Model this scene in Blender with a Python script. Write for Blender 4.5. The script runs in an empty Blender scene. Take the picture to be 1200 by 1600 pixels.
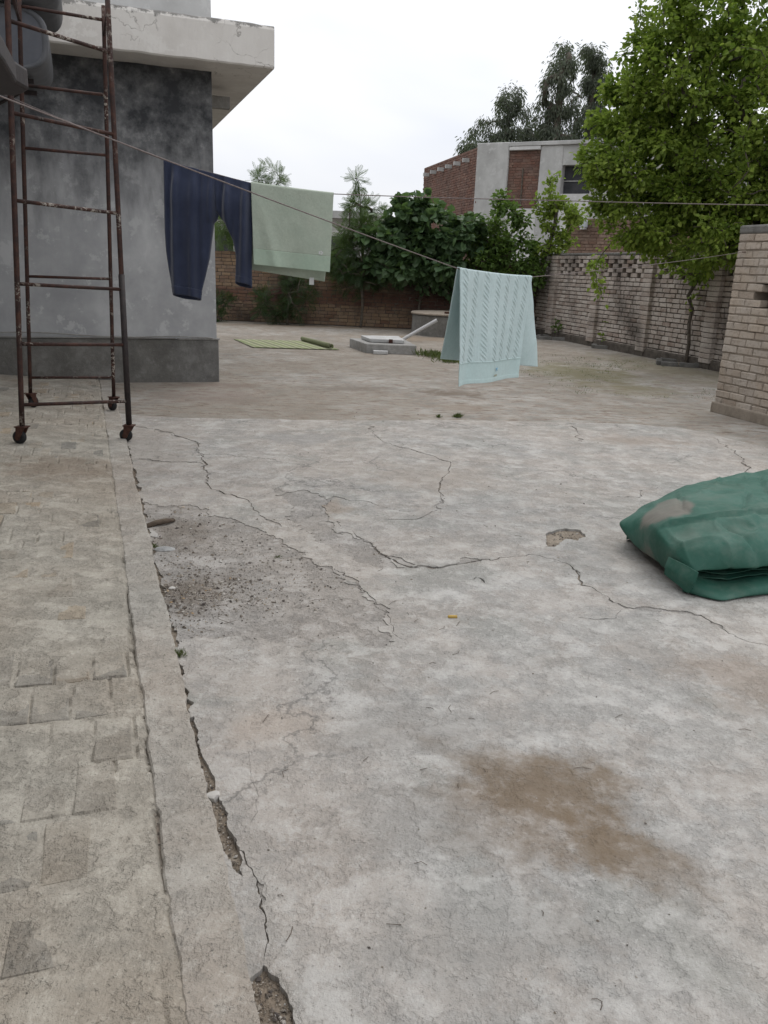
import bpy, math, random
import numpy as np
from mathutils import Vector, Matrix
from mathutils.geometry import delaunay_2d_cdt

scene = bpy.context.scene
COL = scene.collection
rng = np.random.default_rng(7)
random.seed(7)

# ------------------------------------------------------------------ camera
cam_d = bpy.data.cameras.new('camera')
cam = bpy.data.objects.new('camera', cam_d)
COL.objects.link(cam)
PITCH, ROLL, EYE = math.atan(380 / 1280), math.atan(0.04), 1.4
cp, sp, cr, sr = math.cos(PITCH), math.sin(PITCH), math.cos(ROLL), math.sin(ROLL)
cam.matrix_world = Matrix(((cr, -sr, 0, 0),
                           (sr * sp, cr * sp, -cp, 0),
                           (sr * cp, cr * cp, sp, EYE),
                           (0, 0, 0, 1)))
cam_d.sensor_fit = 'VERTICAL'
cam_d.sensor_height = 24
cam_d.lens = 24 * 1280 / 1600
cam_d.clip_start, cam_d.clip_end = 0.05, 2000
scene.camera = cam

# ------------------------------------------------------------------ sky, sun, exposure
SUN_EL, SUN_AZ = math.radians(62), math.radians(25)      # high, veiled sun beyond the yard
world = bpy.data.worlds.new('World')
scene.world = world
world.use_nodes = True
wn = world.node_tree
wn.nodes.clear()


def nd(nt, t, ins=None, **props):
    n = nt.nodes.new(t)
    for k, v in props.items():
        setattr(n, k, v)
    for k, v in (ins or {}).items():
        s = n.inputs[k]
        if isinstance(v, bpy.types.NodeSocket):
            nt.links.new(v, s)
        else:
            s.default_value = v
    return n


def rgba(c):
    if isinstance(c, (int, float)):
        return (c, c, c, 1)
    return tuple(c) if len(c) == 4 else (*c, 1)


def ramp(nt, fac, stops, interp='LINEAR'):
    n = nd(nt, 'ShaderNodeValToRGB', {0: fac})
    n.color_ramp.interpolation = interp
    e = n.color_ramp.elements
    while len(e) < len(stops):
        e.new(0.5)
    for el, (p, c) in zip(e, stops):
        el.position = p
        el.color = rgba(c)
    return n.outputs[0]


def mixc(nt, fac, a, b, blend='MIX'):
    n = nd(nt, 'ShaderNodeMix', data_type='RGBA', blend_type=blend)
    for i, v in ((0, fac), (6, a), (7, b)):
        if isinstance(v, bpy.types.NodeSocket):
            nt.links.new(v, n.inputs[i])
        else:
            n.inputs[i].default_value = v if i == 0 else rgba(v)
    return n.outputs[2]


def mth(nt, op, a, b=0.0, clamp=False):
    return nd(nt, 'ShaderNodeMath', {0: a, 1: b}, operation=op, use_clamp=clamp).outputs[0]


NDIM = ['3D']


def noise(nt, vec, scale, detail=5, rough=0.6, dist=0.0):
    return nd(nt, 'ShaderNodeTexNoise', noise_dimensions=NDIM[0], ins={'Vector': vec, 'Scale': scale, 'Detail': detail,
                                         'Roughness': rough, 'Distortion': dist}).outputs['Fac']


sky = nd(wn, 'ShaderNodeTexSky', sky_type='NISHITA', sun_disc=False, sun_elevation=SUN_EL,
         sun_rotation=SUN_AZ, air_density=1.0, dust_density=3.0)
wtc = nd(wn, 'ShaderNodeTexCoord').outputs['Generated']
wsep = nd(wn, 'ShaderNodeSeparateXYZ', {0: wtc})
el_ = mth(wn, 'MAXIMUM', wsep.outputs['Z'], 0.0)
lum = mth(wn, 'ADD', 8.5, mth(wn, 'MULTIPLY', el_, 6.0))                      # overcast: brighter towards the zenith
cl = noise(wn, nd(wn, 'ShaderNodeMapping', {0: wtc, 3: (1.6, 1.6, 3.4)}).outputs[0], 1.5, 4, 0.5, 0.4)
lum = mth(wn, 'MULTIPLY', lum, nd(wn, 'ShaderNodeMapRange', {0: cl, 1: 0.3, 2: 0.7, 3: 0.93, 4: 1.16}).outputs[0])
tint = mixc(wn, nd(wn, 'ShaderNodeMapRange', {0: cl, 1: 0.35, 2: 0.62, 3: 0.0, 4: 1.0}).outputs[0],
            (0.955, 0.985, 1.06), (1.0, 1.0, 1.0))
cloud = nd(wn, 'ShaderNodeVectorMath', {0: tint, 'Scale': lum}, operation='SCALE').outputs[0]
skymix = mixc(wn, 0.92, sky.outputs[0], cloud)
bg = nd(wn, 'ShaderNodeBackground', {0: skymix, 1: 0.1})
wo = nd(wn, 'ShaderNodeOutputWorld', {0: bg.outputs[0]})

sun_d = bpy.data.lights.new('sun', 'SUN')
sun_d.energy, sun_d.angle, sun_d.color = 0.75, math.radians(30), (1.0, 0.97, 0.92)
sun = bpy.data.objects.new('sun', sun_d)
COL.objects.link(sun)
sd = Vector((math.sin(SUN_AZ) * math.cos(SUN_EL), math.cos(SUN_AZ) * math.cos(SUN_EL), math.sin(SUN_EL)))
sun.rotation_euler = sd.to_track_quat('Z', 'Y').to_euler()
sun.location = sd * 60

vs = scene.view_settings
vs.view_transform, vs.look, vs.exposure, vs.gamma = 'Standard', 'None', 0.1, 1.0
vs.use_curve_mapping = False
scene.cycles.max_bounces = 5
scene.cycles.use_adaptive_sampling = True
scene.cycles.adaptive_threshold = 0.02
scene.cycles.transparent_max_bounces = 8

# ------------------------------------------------------------------ helpers
R20 = math.radians(20)
C20, S20 = math.cos(R20), math.sin(R20)


def W2(x, y, z=0.0):
    """house axes (x right along the facade, y away along the kerb) to world"""
    return (x * C20 - y * S20, x * S20 + y * C20, z)


def hash2(ix, iy, seed):
    n = (ix.astype(np.int64) * 374761393 + iy.astype(np.int64) * 668265263 + seed * 974711) & 0x7fffffff
    n = ((n ^ (n >> 13)) * 1274126177) & 0x7fffffff
    return ((n ^ (n >> 16)) & 0xffff) / 65535.0


def vnoise(x, y, scale, seed=0, octaves=3):
    """value noise, about -1..1"""
    x = np.asarray(x, float) * scale
    y = np.asarray(y, float) * scale
    tot = np.zeros(np.broadcast(x, y).shape)
    amp, s = 1.0, 0.0
    for o in range(octaves):
        ix, iy = np.floor(x), np.floor(y)
        fx, fy = x - ix, y - iy
        fx, fy = fx * fx * (3 - 2 * fx), fy * fy * (3 - 2 * fy)
        a, b = hash2(ix, iy, seed + o), hash2(ix + 1, iy, seed + o)
        c, d = hash2(ix, iy + 1, seed + o), hash2(ix + 1, iy + 1, seed + o)
        tot += amp * ((a * (1 - fx) + b * fx) * (1 - fy) + (c * (1 - fx) + d * fx) * fy)
        s += amp
        amp *= 0.5
        x, y = x * 2.03 + 13.7, y * 2.03 + 7.1
    return (tot / s) * 2 - 1


def sstep(a, b, x):
    t = np.clip((np.asarray(x, float) - a) / (b - a), 0, 1)
    return t * t * (3 - 2 * t)


class G:
    """collects geometry in world coordinates"""
    def __init__(self):
        self.v, self.f, self.n = [], [], 0

    def add(self, V, F):
        V = np.asarray(V, float).reshape(-1, 3)
        if isinstance(F, np.ndarray):
            self.f += [list(r) for r in (F + self.n).tolist()]
        else:
            self.f += [[i + self.n for i in q] for q in F]
        self.v.append(V)
        self.n += len(V)
        return self

    def box(self, c, s, rz=0.0, taper=1.0, jit=0.0):
        x, y, z = [q / 2 for q in s]
        V = np.array([(-x, -y, -z), (x, -y, -z), (x, y, -z), (-x, y, -z),
                      (-x * taper, -y * taper, z), (x * taper, -y * taper, z), (x * taper, y * taper, z), (-x * taper, y * taper, z)])
        if jit:
            V = V + rng.normal(0, jit, V.shape)
        ca, sa = math.cos(rz), math.sin(rz)
        V = np.column_stack((V[:, 0] * ca - V[:, 1] * sa, V[:, 0] * sa + V[:, 1] * ca, V[:, 2])) + np.array(c)
        return self.add(V, [(3, 2, 1, 0), (4, 5, 6, 7), (0, 1, 5, 4), (1, 2, 6, 5), (2, 3, 7, 6), (3, 0, 4, 7)])

    def tube(self, P, r, seg=8, caps=True):
        P = np.asarray(P, float)
        r = np.broadcast_to(np.asarray(r, float), (len(P),))
        T = np.gradient(P, axis=0)
        T /= np.linalg.norm(T, axis=1)[:, None] + 1e-9
        ref = np.array([0.0, 0, 1]) if abs(T[0][2]) < 0.9 else np.array([1.0, 0, 0])
        V = []
        u = np.cross(T[0], ref)
        u /= np.linalg.norm(u)
        th = np.arange(seg) * 2 * math.pi / seg
        for p, t, ri in zip(P, T, r):
            u = u - t * (u @ t)
            u /= np.linalg.norm(u) + 1e-9
            w = np.cross(t, u)
            V.append(p + ri * (np.cos(th)[:, None] * u + np.sin(th)[:, None] * w))
        F = []
        for i in range(len(P) - 1):
            for j in range(seg):
                k = (j + 1) % seg
                F.append((i * seg + j, i * seg + k, (i + 1) * seg + k, (i + 1) * seg + j))
        if caps:
            F.append(tuple(range(seg - 1, -1, -1)))
            F.append(tuple((len(P) - 1) * seg + j for j in range(seg)))
        return self.add(np.concatenate(V), F)

    def prism(self, poly, z0, z1):
        n = len(poly)
        V = [(x, y, z0) for x, y in poly] + [(x, y, z1) for x, y in poly]
        F = [tuple(range(n - 1, -1, -1)), tuple(range(n, 2 * n))] + [(i, (i + 1) % n, n + (i + 1) % n, n + i) for i in range(n)]
        return self.add(V, F)

    def grid(self, P, flip=False):
        """P: array (a, b, 3)"""
        a, b = P.shape[:2]
        i = np.arange(a * b).reshape(a, b)
        q = np.stack((i[:-1, :-1], i[:-1, 1:], i[1:, 1:], i[1:, :-1]), -1).reshape(-1, 4)
        if flip:
            q = q[:, ::-1]
        return self.add(P.reshape(-1, 3), q)

    def build(self, name, m, parent=None, smooth=False, kind=None):
        V = np.concatenate(self.v)
        if parent is not None:
            V = to_local(parent, V)
        me = bpy.data.meshes.new(name)
        tot = np.array([len(q) for q in self.f])
        loops = np.fromiter((i for q in self.f for i in q), dtype=np.int32, count=int(tot.sum()))
        me.vertices.add(len(V))
        me.vertices.foreach_set('co', V.astype(np.float32).ravel())
        me.loops.add(len(loops))
        me.loops.foreach_set('vertex_index', loops)
        me.polygons.add(len(tot))
        me.polygons.foreach_set('loop_start', np.concatenate(([0], np.cumsum(tot)[:-1])).astype(np.int32))
        me.polygons.foreach_set('use_smooth', np.full(len(tot), smooth, bool))
        me.update(calc_edges=True)
        me.validate()
        me.materials.append(m)
        return link(name, me, parent, kind)


def to_local(t, V):
    lx, ly, lz, a = t['_l']
    V = np.asarray(V, float) - np.array((lx, ly, lz))
    ca, sa = math.cos(a), math.sin(a)
    return np.column_stack((V[:, 0] * ca + V[:, 1] * sa, -V[:, 0] * sa + V[:, 1] * ca, V[:, 2]))


def link(name, me, parent=None, kind=None):
    o = bpy.data.objects.new(name, me)
    COL.objects.link(o)
    if parent is not None:
        o.parent = parent
        if '_l' in parent:
            o['_l'] = [float(q) for q in parent['_l']]
    if kind:
        o['kind'] = kind
    return o


def thing(name, label, cat, loc=(0, 0, 0), rz=0.0, group=None):
    o = bpy.data.objects.new(name, None)
    COL.objects.link(o)
    o.location = loc
    o.rotation_euler = (0, 0, rz)
    o['label'], o['category'] = label, cat
    o['_l'] = [float(loc[0]), float(loc[1]), float(loc[2]), float(rz)]
    if group:
        o['group'] = group
    return o


def tag(o, label, cat, group=None):
    o['label'], o['category'] = label, cat
    if group:
        o['group'] = group
    return o


def mod_bevel(o, w=0.01, seg=2):
    b = o.modifiers.new('bevel', 'BEVEL')
    b.width, b.segments, b.limit_method = w, seg, 'ANGLE'
    return o


# ------------------------------------------------------------------ materials
def material(name):
    m = bpy.data.materials.new(name)
    m.use_nodes = True
    nt = m.node_tree
    b = nt.nodes['Principled BSDF']
    b.inputs['Roughness'].default_value = 0.9
    b.inputs['Specular IOR Level'].default_value = 0.25
    return m, nt, b


def setc(nt, b, col, rough=None, bump=None, strength=0.3, dist=0.01):
    if isinstance(col, bpy.types.NodeSocket):
        nt.links.new(col, b.inputs['Base Color'])
    else:
        b.inputs['Base Color'].default_value = rgba(col)
    if rough is not None:
        if isinstance(rough, bpy.types.NodeSocket):
            nt.links.new(rough, b.inputs['Roughness'])
        else:
            b.inputs['Roughness'].default_value = rough
    if bump is not None:
        n = nd(nt, 'ShaderNodeBump', {'Height': bump, 'Strength': strength, 'Distance': dist})
        nt.links.new(n.outputs[0], b.inputs['Normal'])


def posn(nt):
    return nd(nt, 'ShaderNodeNewGeometry').outputs['Position']


def rnd(nt):
    """a number of its own for every object and every loose piece"""
    a = nd(nt, 'ShaderNodeObjectInfo').outputs['Random']
    g = nd(nt, 'ShaderNodeNewGeometry').outputs['Random Per Island']
    return mth(nt, 'FRACT', mth(nt, 'ADD', a, g))


def blotch(nt, pos, cx, cy, rx, ry, ang, nz, amp=0.6, inner=0.35, outer=1.0):
    """mask of an irregular stain on the ground"""
    m = nd(nt, 'ShaderNodeMapping', {0: pos, 1: (cx, cy, 0), 2: (0, 0, ang), 3: (rx, ry, 1e6)}, vector_type='TEXTURE')
    s = nd(nt, 'ShaderNodeSeparateXYZ', {0: m.outputs[0]})
    r = mth(nt, 'SQRT', mth(nt, 'ADD', mth(nt, 'POWER', mth(nt, 'ABSOLUTE', s.outputs[0]), 2.0),
                            mth(nt, 'POWER', mth(nt, 'ABSOLUTE', s.outputs[1]), 2.0)))
    r = mth(nt, 'ADD', r, mth(nt, 'MULTIPLY', mth(nt, 'SUBTRACT', nz, 0.5), amp * 2))
    return nd(nt, 'ShaderNodeMapRange', {0: r, 1: inner, 2: outer, 3: 1.0, 4: 0.0}, interpolation_type='SMOOTHSTEP').outputs[0]


def concrete_like(name, dark, mid, light, warm, warm_amt=0.4, stains=(), hair=True, bump=0.5, speck=0.5, flat=True, tints=False):
    m, nt, b = material(name)
    NDIM[0] = '2D' if flat else '3D'
    p = posn(nt)
    n0 = noise(nt, p, 0.7, 4, 0.6)
    n1 = noise(nt, p, 3.4, 8, 0.7)
    n2 = noise(nt, p, 13.0, 6, 0.74)
    n3 = noise(nt, p, 75, 3, 0.72)
    n5 = noise(nt, nd(nt, 'ShaderNodeMapping', {0: p, 1: (5, 9, 0)}).outputs[0], 6.0, 7, 0.72)
    c = ramp(nt, n1, [(0.3, dark), (0.5, mid), (0.7, light)])
    c = mixc(nt, mth(nt, 'MULTIPLY', ramp(nt, n0, [(0.36, 0), (0.62, 1)]), warm_amt), c, warm)
    if tints:
        t1 = noise(nt, nd(nt, 'ShaderNodeMapping', {0: p, 1: (21, 3, 0)}).outputs[0], 1.9, 7, 0.68)
        t2 = noise(nt, nd(nt, 'ShaderNodeMapping', {0: p, 1: (2, 31, 0)}).outputs[0], 2.7, 7, 0.7)
        c = mixc(nt, ramp(nt, t1, [(0.5, 0), (0.6, 0.5)]), c, (0.385, 0.348, 0.312))
        c = mixc(nt, ramp(nt, t1, [(0.36, 0.55), (0.46, 0)]), c, (0.262, 0.262, 0.24))
        c = mixc(nt, ramp(nt, t2, [(0.53, 0), (0.6, 0.4)]), c, (0.27, 0.24, 0.21))
    c = mixc(nt, ramp(nt, n5, [(0.35, 0.4), (0.42, 0.14), (0.5, 0)]), c, tuple(q * 0.66 for q in mid))
    c = mixc(nt, mth(nt, 'MULTIPLY', ramp(nt, n5, [(0.53, 0), (0.57, 1)]), ramp(nt, n1, [(0.42, 0.05), (0.6, 0.38)])), c, tuple(min(q * 1.16, 0.6) for q in light))
    c = mixc(nt, ramp(nt, n2, [(0.3, 0.45), (0.45, 0), (0.56, 0), (0.68, 0.0)]), c, tuple(q * 0.55 for q in mid))
    c = mixc(nt, ramp(nt, n2, [(0.55, 0), (0.66, 0.3)]), c, tuple(min(q * 1.3, 0.6) for q in light))
    c = mixc(nt, mth(nt, 'MULTIPLY', ramp(nt, n3, [(0.26, 1), (0.38, 0)]), speck), c, tuple(q * 0.4 for q in dark))
    c = mixc(nt, ramp(nt, n3, [(0.6, 0.0), (0.74, 0.35)]), c, tuple(min(1, q * 1.35) for q in light))
    nz = noise(nt, p, 5.5, 6, 0.7) if stains else None
    for (cx, cy, rx, ry, ang, colr, amt, ns, inner) in stains:
        mk = blotch(nt, p, cx, cy, rx, ry, ang, nz, 0.9, inner, 1.0)
        mk = mth(nt, 'MULTIPLY', mk, ramp(nt, n2, [(0.35, 1.0), (0.58, 0.94), (0.7, 0.7)]))
        c = mixc(nt, mth(nt, 'MULTIPLY', mk, amt), c, colr)
    h = mth(nt, 'ADD', ramp(nt, noise(nt, nd(nt, 'ShaderNodeMapping', {0: p, 1: (5, 9, 0)}).outputs[0], 6.0, 6, 0.72), [(0.3, 0), (0.46, 0.45), (0.5, 0.75), (0.75, 1.0)]), mth(nt, 'MULTIPLY', noise(nt, p, 60, 3, 0.75), 0.55))
    if hair:
        warp = nd(nt, 'ShaderNodeVectorMath', {0: p, 1: nd(nt, 'ShaderNodeVectorMath', {0: nd(nt, 'ShaderNodeTexNoise', {'Vector': p, 'Scale': 2.2, 'Detail': 6.0, 'Roughness': 0.65}).outputs['Color'], 'Scale': 0.8}, operation='SCALE').outputs[0]}, operation='ADD')
        v = nd(nt, 'ShaderNodeTexVoronoi', {'Vector': warp.outputs[0], 'Scale': 0.75}, feature='DISTANCE_TO_EDGE').outputs['Distance']
        ln = mth(nt, 'MULTIPLY', ramp(nt, v, [(0.0, 1), (0.006, 0.6), (0.012, 0)]), ramp(nt, noise(nt, p, 0.9, 3, 0.5), [(0.46, 0), (0.56, 1)]))
        c = mixc(nt, mth(nt, 'MULTIPLY', ln, 0.55), c, tuple(q * 0.35 for q in dark))
    setc(nt, b, c, 0.92, h, bump, 0.012)
    NDIM[0] = '3D'
    return m


BROWN = (0.15, 0.108, 0.068)
M_YARD = concrete_like('yard_concrete', (0.272, 0.263, 0.247), (0.342, 0.331, 0.311), (0.405, 0.394, 0.374), (0.36, 0.318, 0.274), 0.6, bump=0.75, tints=True,
                       stains=[(0.45, 2.0, 0.44, 0.36, -0.5, BROWN, 0.85, 5.0, 0.15), (0.66, 1.76, 0.28, 0.16, -0.6, BROWN, 0.6, 7.0, 0.2),
                               (1.35, 2.75, 0.28, 0.3, 0.2, (0.24, 0.185, 0.14), 0.5, 6.0, 0.3), (-0.32, 2.3, 0.28, 0.18, 0.2, (0.38, 0.31, 0.25), 0.4, 8.0, 0.1),
                               (-0.36, 4.75, 0.22, 0.3, 0.4, (0.26, 0.2, 0.15), 0.55, 6.0, 0.3), (0.15, 2.3, 0.35, 0.2, 0.1, (0.25, 0.238, 0.22), 0.5, 7.0, 0.3),
                               (0.1, 1.85, 0.3, 0.22, -0.3, (0.26, 0.247, 0.228), 0.45, 7.0, 0.3), (0.25, 1.45, 0.35, 0.2, 0.2, (0.26, 0.253, 0.235), 0.45, 8.0, 0.3),
                               (2.3, 7.3, 0.6, 0.35, 0.0, (0.3, 0.245, 0.2), 0.5, 4.0, 0.3), (-0.7, 6.8, 0.42, 0.3, 0.3, (0.27, 0.263, 0.25), 0.6, 4.0, 0.5),
                               (-1.9, 6.2, 0.6, 1.2, 0.3, (0.28, 0.245, 0.21), 0.5, 3.0, 0.3), (0.3, 5.6, 0.7, 0.5, 0.0, (0.32, 0.28, 0.24), 0.5, 4.0, 0.2)])
M_WORN = concrete_like('worn_screed', (0.245, 0.234, 0.218), (0.31, 0.296, 0.277), (0.37, 0.355, 0.335), (0.3, 0.26, 0.22), 0.5, hair=False, bump=1.0, speck=0.8,
                       stains=[(-0.85, 3.35, 0.3, 0.35, 0.3, (0.14, 0.112, 0.085), 0.7, 8.0, 0.2), (-1.1, 4.2, 0.3, 0.4, 0.3, (0.16, 0.13, 0.1), 0.6, 7.0, 0.2)])
M_SOIL = concrete_like('crack_soil', (0.15, 0.122, 0.095), (0.215, 0.18, 0.142), (0.28, 0.242, 0.195), (0.19, 0.145, 0.105), 0.5, hair=False, bump=1.0, speck=0.9)
M_APRON = concrete_like('apron_mortar', (0.25, 0.232, 0.196), (0.32, 0.297, 0.253), (0.39, 0.365, 0.315), (0.31, 0.26, 0.205), 0.6, hair=False, bump=0.9, speck=0.7,
                        stains=[(-2.2, 5.3, 0.6, 0.5, 0.3, (0.2, 0.152, 0.11), 0.6, 4.0, 0.2)])
M_KERB = concrete_like('kerb_concrete', (0.265, 0.25, 0.22), (0.325, 0.306, 0.272), (0.38, 0.362, 0.326), (0.325, 0.272, 0.222), 0.6, hair=False, bump=0.8, speck=0.8)
M_CEMENT = concrete_like('grey_cement', (0.2, 0.195, 0.19), (0.27, 0.265, 0.255), (0.35, 0.345, 0.335), (0.26, 0.24, 0.2), 0.3, hair=False, bump=0.4, flat=False)
M_DARKCEM = concrete_like('dark_cement', (0.09, 0.088, 0.083), (0.14, 0.137, 0.13), (0.2, 0.196, 0.188), (0.13, 0.12, 0.1), 0.4, hair=False, bump=0.4, flat=False)
M_SLABWHITE = concrete_like('lid_slab', (0.36, 0.36, 0.355), (0.45, 0.45, 0.445), (0.52, 0.52, 0.515), (0.4, 0.38, 0.35), 0.3, hair=False, bump=0.2, flat=False)


def paving_material():
    m, nt, b = material('washed_brick_paving')
    NDIM[0] = '2D'
    p = posn(nt)
    mp = nd(nt, 'ShaderNodeMapping', {0: p, 2: (0, 0, -R20)}).outputs[0]
    wob = nd(nt, 'ShaderNodeVectorMath', {0: mp, 1: nd(nt, 'ShaderNodeVectorMath', {0: nd(nt, 'ShaderNodeTexNoise', {'Vector': p, 'Scale': 5.0, 'Detail': 4.0}).outputs['Color'], 'Scale': 0.05}, operation='SCALE').outputs[0]}, operation='ADD').outputs[0]
    br = nd(nt, 'ShaderNodeTexBrick', {'Vector': wob, 'Color1': (0.24, 0.19, 0.155, 1), 'Color2': (0.32, 0.265, 0.22, 1), 'Mortar': (0.18, 0.16, 0.135, 1), 'Scale': 1.0,
                                       'Mortar Size': 0.008, 'Mortar Smooth': 0.5, 'Brick Width': 0.24, 'Row Height': 0.12})
    n0 = noise(nt, p, 0.35, 5, 0.6, 0.5)
    n1 = noise(nt, p, 1.8, 8, 0.72)
    n2 = noise(nt, nd(nt, 'ShaderNodeMapping', {0: p, 3: (0.55, 1.2, 1)}).outputs[0], 8.0, 8, 0.75)
    n3 = noise(nt, p, 70, 4, 0.7)
    wash = ramp(nt, n1, [(0.36, (0.2, 0.188, 0.166)), (0.5, (0.276, 0.263, 0.236)), (0.64, (0.35, 0.338, 0.308))])
    c = mixc(nt, ramp(nt, n2, [(0.42, 0.1), (0.53, 0.95)]), br.outputs['Color'], wash)
    c = mixc(nt, mth(nt, 'MULTIPLY', ramp(nt, n0, [(0.42, 0), (0.58, 1)]), 0.4), c, (0.21, 0.172, 0.13))
    c = mixc(nt, mth(nt, 'MULTIPLY', ramp(nt, n2, [(0.33, 1), (0.44, 0)]), 0.75), c, (0.11, 0.09, 0.072))
    c = mixc(nt, mth(nt, 'MULTIPLY', ramp(nt, n3, [(0.3, 1), (0.45, 0)]), 0.4), c, (0.13, 0.11, 0.09))
    nz = noise(nt, p, 3.2, 5, 0.7, 0.4)
    for (cx, cy, rx, ry, colr, amt) in [(2.9, 12.6, 1.2, 1.9, (0.16, 0.145, 0.075), 0.75), (3.2, 10.9, 0.9, 0.9, (0.18, 0.155, 0.09), 0.6), (0.75, 9.85, 0.55, 0.45, (0.13, 0.1, 0.075), 0.8),
                                        (-0.45, 9.95, 0.9, 0.3, (0.16, 0.135, 0.11), 0.7), (4.6, 14.0, 1.2, 3.0, (0.17, 0.15, 0.09), 0.55), (0.3, 17.8, 2.0, 1.0, (0.24, 0.18, 0.125), 0.6),
                                        (-2.1, 9.75, 0.8, 0.35, (0.19, 0.145, 0.12), 0.6), (0.8, 8.8, 0.5, 0.4, (0.2, 0.155, 0.115), 0.6), (-2.0, 8.9, 1.0, 0.7, (0.21, 0.165, 0.14), 0.5),
                                        (-1.5, 20.4, 4.0, 0.7, (0.2, 0.15, 0.105), 0.8), (1.0, 14.2, 0.5, 0.5, (0.12, 0.115, 0.06), 0.5)]:
        mk = blotch(nt, p, cx, cy, rx, ry, 0.2, nz, 1.0, 0.15, 1.0)
        c = mixc(nt, mth(nt, 'MULTIPLY', mk, amt), c, colr)
    h = mth(nt, 'ADD', noise(nt, p, 9.0, 4, 0.7), mth(nt, 'MULTIPLY', noise(nt, p, 60, 2, 0.7), 0.4))
    setc(nt, b, c, 0.94, h, 0.7, 0.015)
    NDIM[0] = '3D'
    return m


M_PAVE = paving_material()


def brick_material(name, cols, dust, dust_amt=0.5, dark_amt=0.5, band=None):
    m, nt, b = material(name)
    p = posn(nt)
    r = rnd(nt)
    c = ramp(nt, r, [(i / (len(cols) - 1), q) for i, q in enumerate(cols)])
    n1 = noise(nt, p, 3.0, 6, 0.65, 0.4)
    n2 = noise(nt, p, 28, 6, 0.7)
    n0 = noise(nt, p, 0.8, 5, 0.6, 0.3)
    c = mixc(nt, mth(nt, 'MULTIPLY', ramp(nt, n1, [(0.4, 0), (0.62, 1)]), dust_amt), c, dust)
    c = mixc(nt, mth(nt, 'MULTIPLY', ramp(nt, n0, [(0.48, 0), (0.66, 1)]), dark_amt), c, (0.045, 0.036, 0.03))
    c = mixc(nt, mth(nt, 'MULTIPLY', ramp(nt, n2, [(0.3, 1), (0.5, 0)]), 0.5), c, tuple(q * 0.35 for q in cols[0]))
    if band:
        s = nd(nt, 'ShaderNodeSeparateXYZ', {0: p}).outputs[2]
        zz = mth(nt, 'ADD', s, mth(nt, 'MULTIPLY', mth(nt, 'SUBTRACT', n1, 0.5), 0.25))
        mk = ramp(nt, mth(nt, 'MULTIPLY', zz, 0.5), [(band[0] / 2 - 0.02, 0), (band[0] / 2, 1), (band[1] / 2, 1), (band[1] / 2 + 0.02, 0)])
        c = mixc(nt, mth(nt, 'MULTIPLY', mk, 0.5), c, (0.07, 0.022, 0.02))
    setc(nt, b, c, 0.93, mth(nt, 'ADD', n2, mth(nt, 'MULTIPLY', n1, 0.6)), 0.7, 0.008)
    return m


M_BRICK_NEAR = brick_material('pale_brick', [(0.36, 0.3, 0.24), (0.42, 0.355, 0.29), (0.33, 0.27, 0.215), (0.44, 0.385, 0.325)], (0.4, 0.36, 0.32), 0.6, 0.15)
M_BRICK_RW = brick_material('whitewashed_brick', [(0.33, 0.275, 0.235), (0.43, 0.375, 0.33), (0.25, 0.19, 0.155), (0.46, 0.41, 0.365), (0.36, 0.305, 0.265)], (0.46, 0.42, 0.38), 0.6, 0.75)
M_BRICK_BACK = brick_material('old_yellow_brick', [(0.19, 0.125, 0.08), (0.25, 0.175, 0.11), (0.15, 0.09, 0.062), (0.22, 0.155, 0.108)], (0.19, 0.15, 0.115), 0.5, 0.9, band=(0.5, 0.8))
M_BRICK_RED = brick_material('raw_red_brick', [(0.13, 0.066, 0.05), (0.18, 0.095, 0.07), (0.1, 0.055, 0.045), (0.2, 0.125, 0.095)], (0.18, 0.13, 0.11), 0.5, 0.3)
M_BRICK_PINK = brick_material('weathered_red_brick', [(0.19, 0.115, 0.085), (0.24, 0.155, 0.115), (0.16, 0.098, 0.075), (0.27, 0.19, 0.145)], (0.24, 0.185, 0.15), 0.5, 0.5)
M_BRICK_APRON = concrete_like('mortar_smeared_brick', (0.225, 0.21, 0.183), (0.295, 0.273, 0.234), (0.365, 0.342, 0.298), (0.285, 0.235, 0.18), 0.7, hair=False, bump=0.9, speck=0.8)
_nt = M_BRICK_APRON.node_tree
_b = _nt.nodes['Principled BSDF']
_src = _b.inputs['Base Color'].links[0].from_socket
_nt.links.new(mixc(_nt, 1.0, _src, ramp(_nt, rnd(_nt), [(0, (0.78, 0.8, 0.82)), (0.3, (0.88, 0.89, 0.9)), (0.6, (1, 0.98, 0.95)), (1, (1.12, 1.02, 0.9))]), 'MULTIPLY'), _b.inputs['Base Color'])


def mortar_material(name, c0, c1):
    m, nt, b = material(name)
    p = posn(nt)
    n1 = noise(nt, p, 6, 7, 0.7)
    setc(nt, b, ramp(nt, n1, [(0.35, c0), (0.65, c1)]), 0.95, noise(nt, p, 50, 5, 0.7), 0.5, 0.01)
    return m


M_MORTAR = mortar_material('old_mortar', (0.045, 0.038, 0.032), (0.12, 0.104, 0.088))
M_MORTAR_L = mortar_material('sandy_mortar', (0.2, 0.168, 0.135), (0.31, 0.268, 0.22))
M_MORTAR_R = mortar_material('red_mortar', (0.12, 0.08, 0.06), (0.2, 0.14, 0.11))


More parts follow.
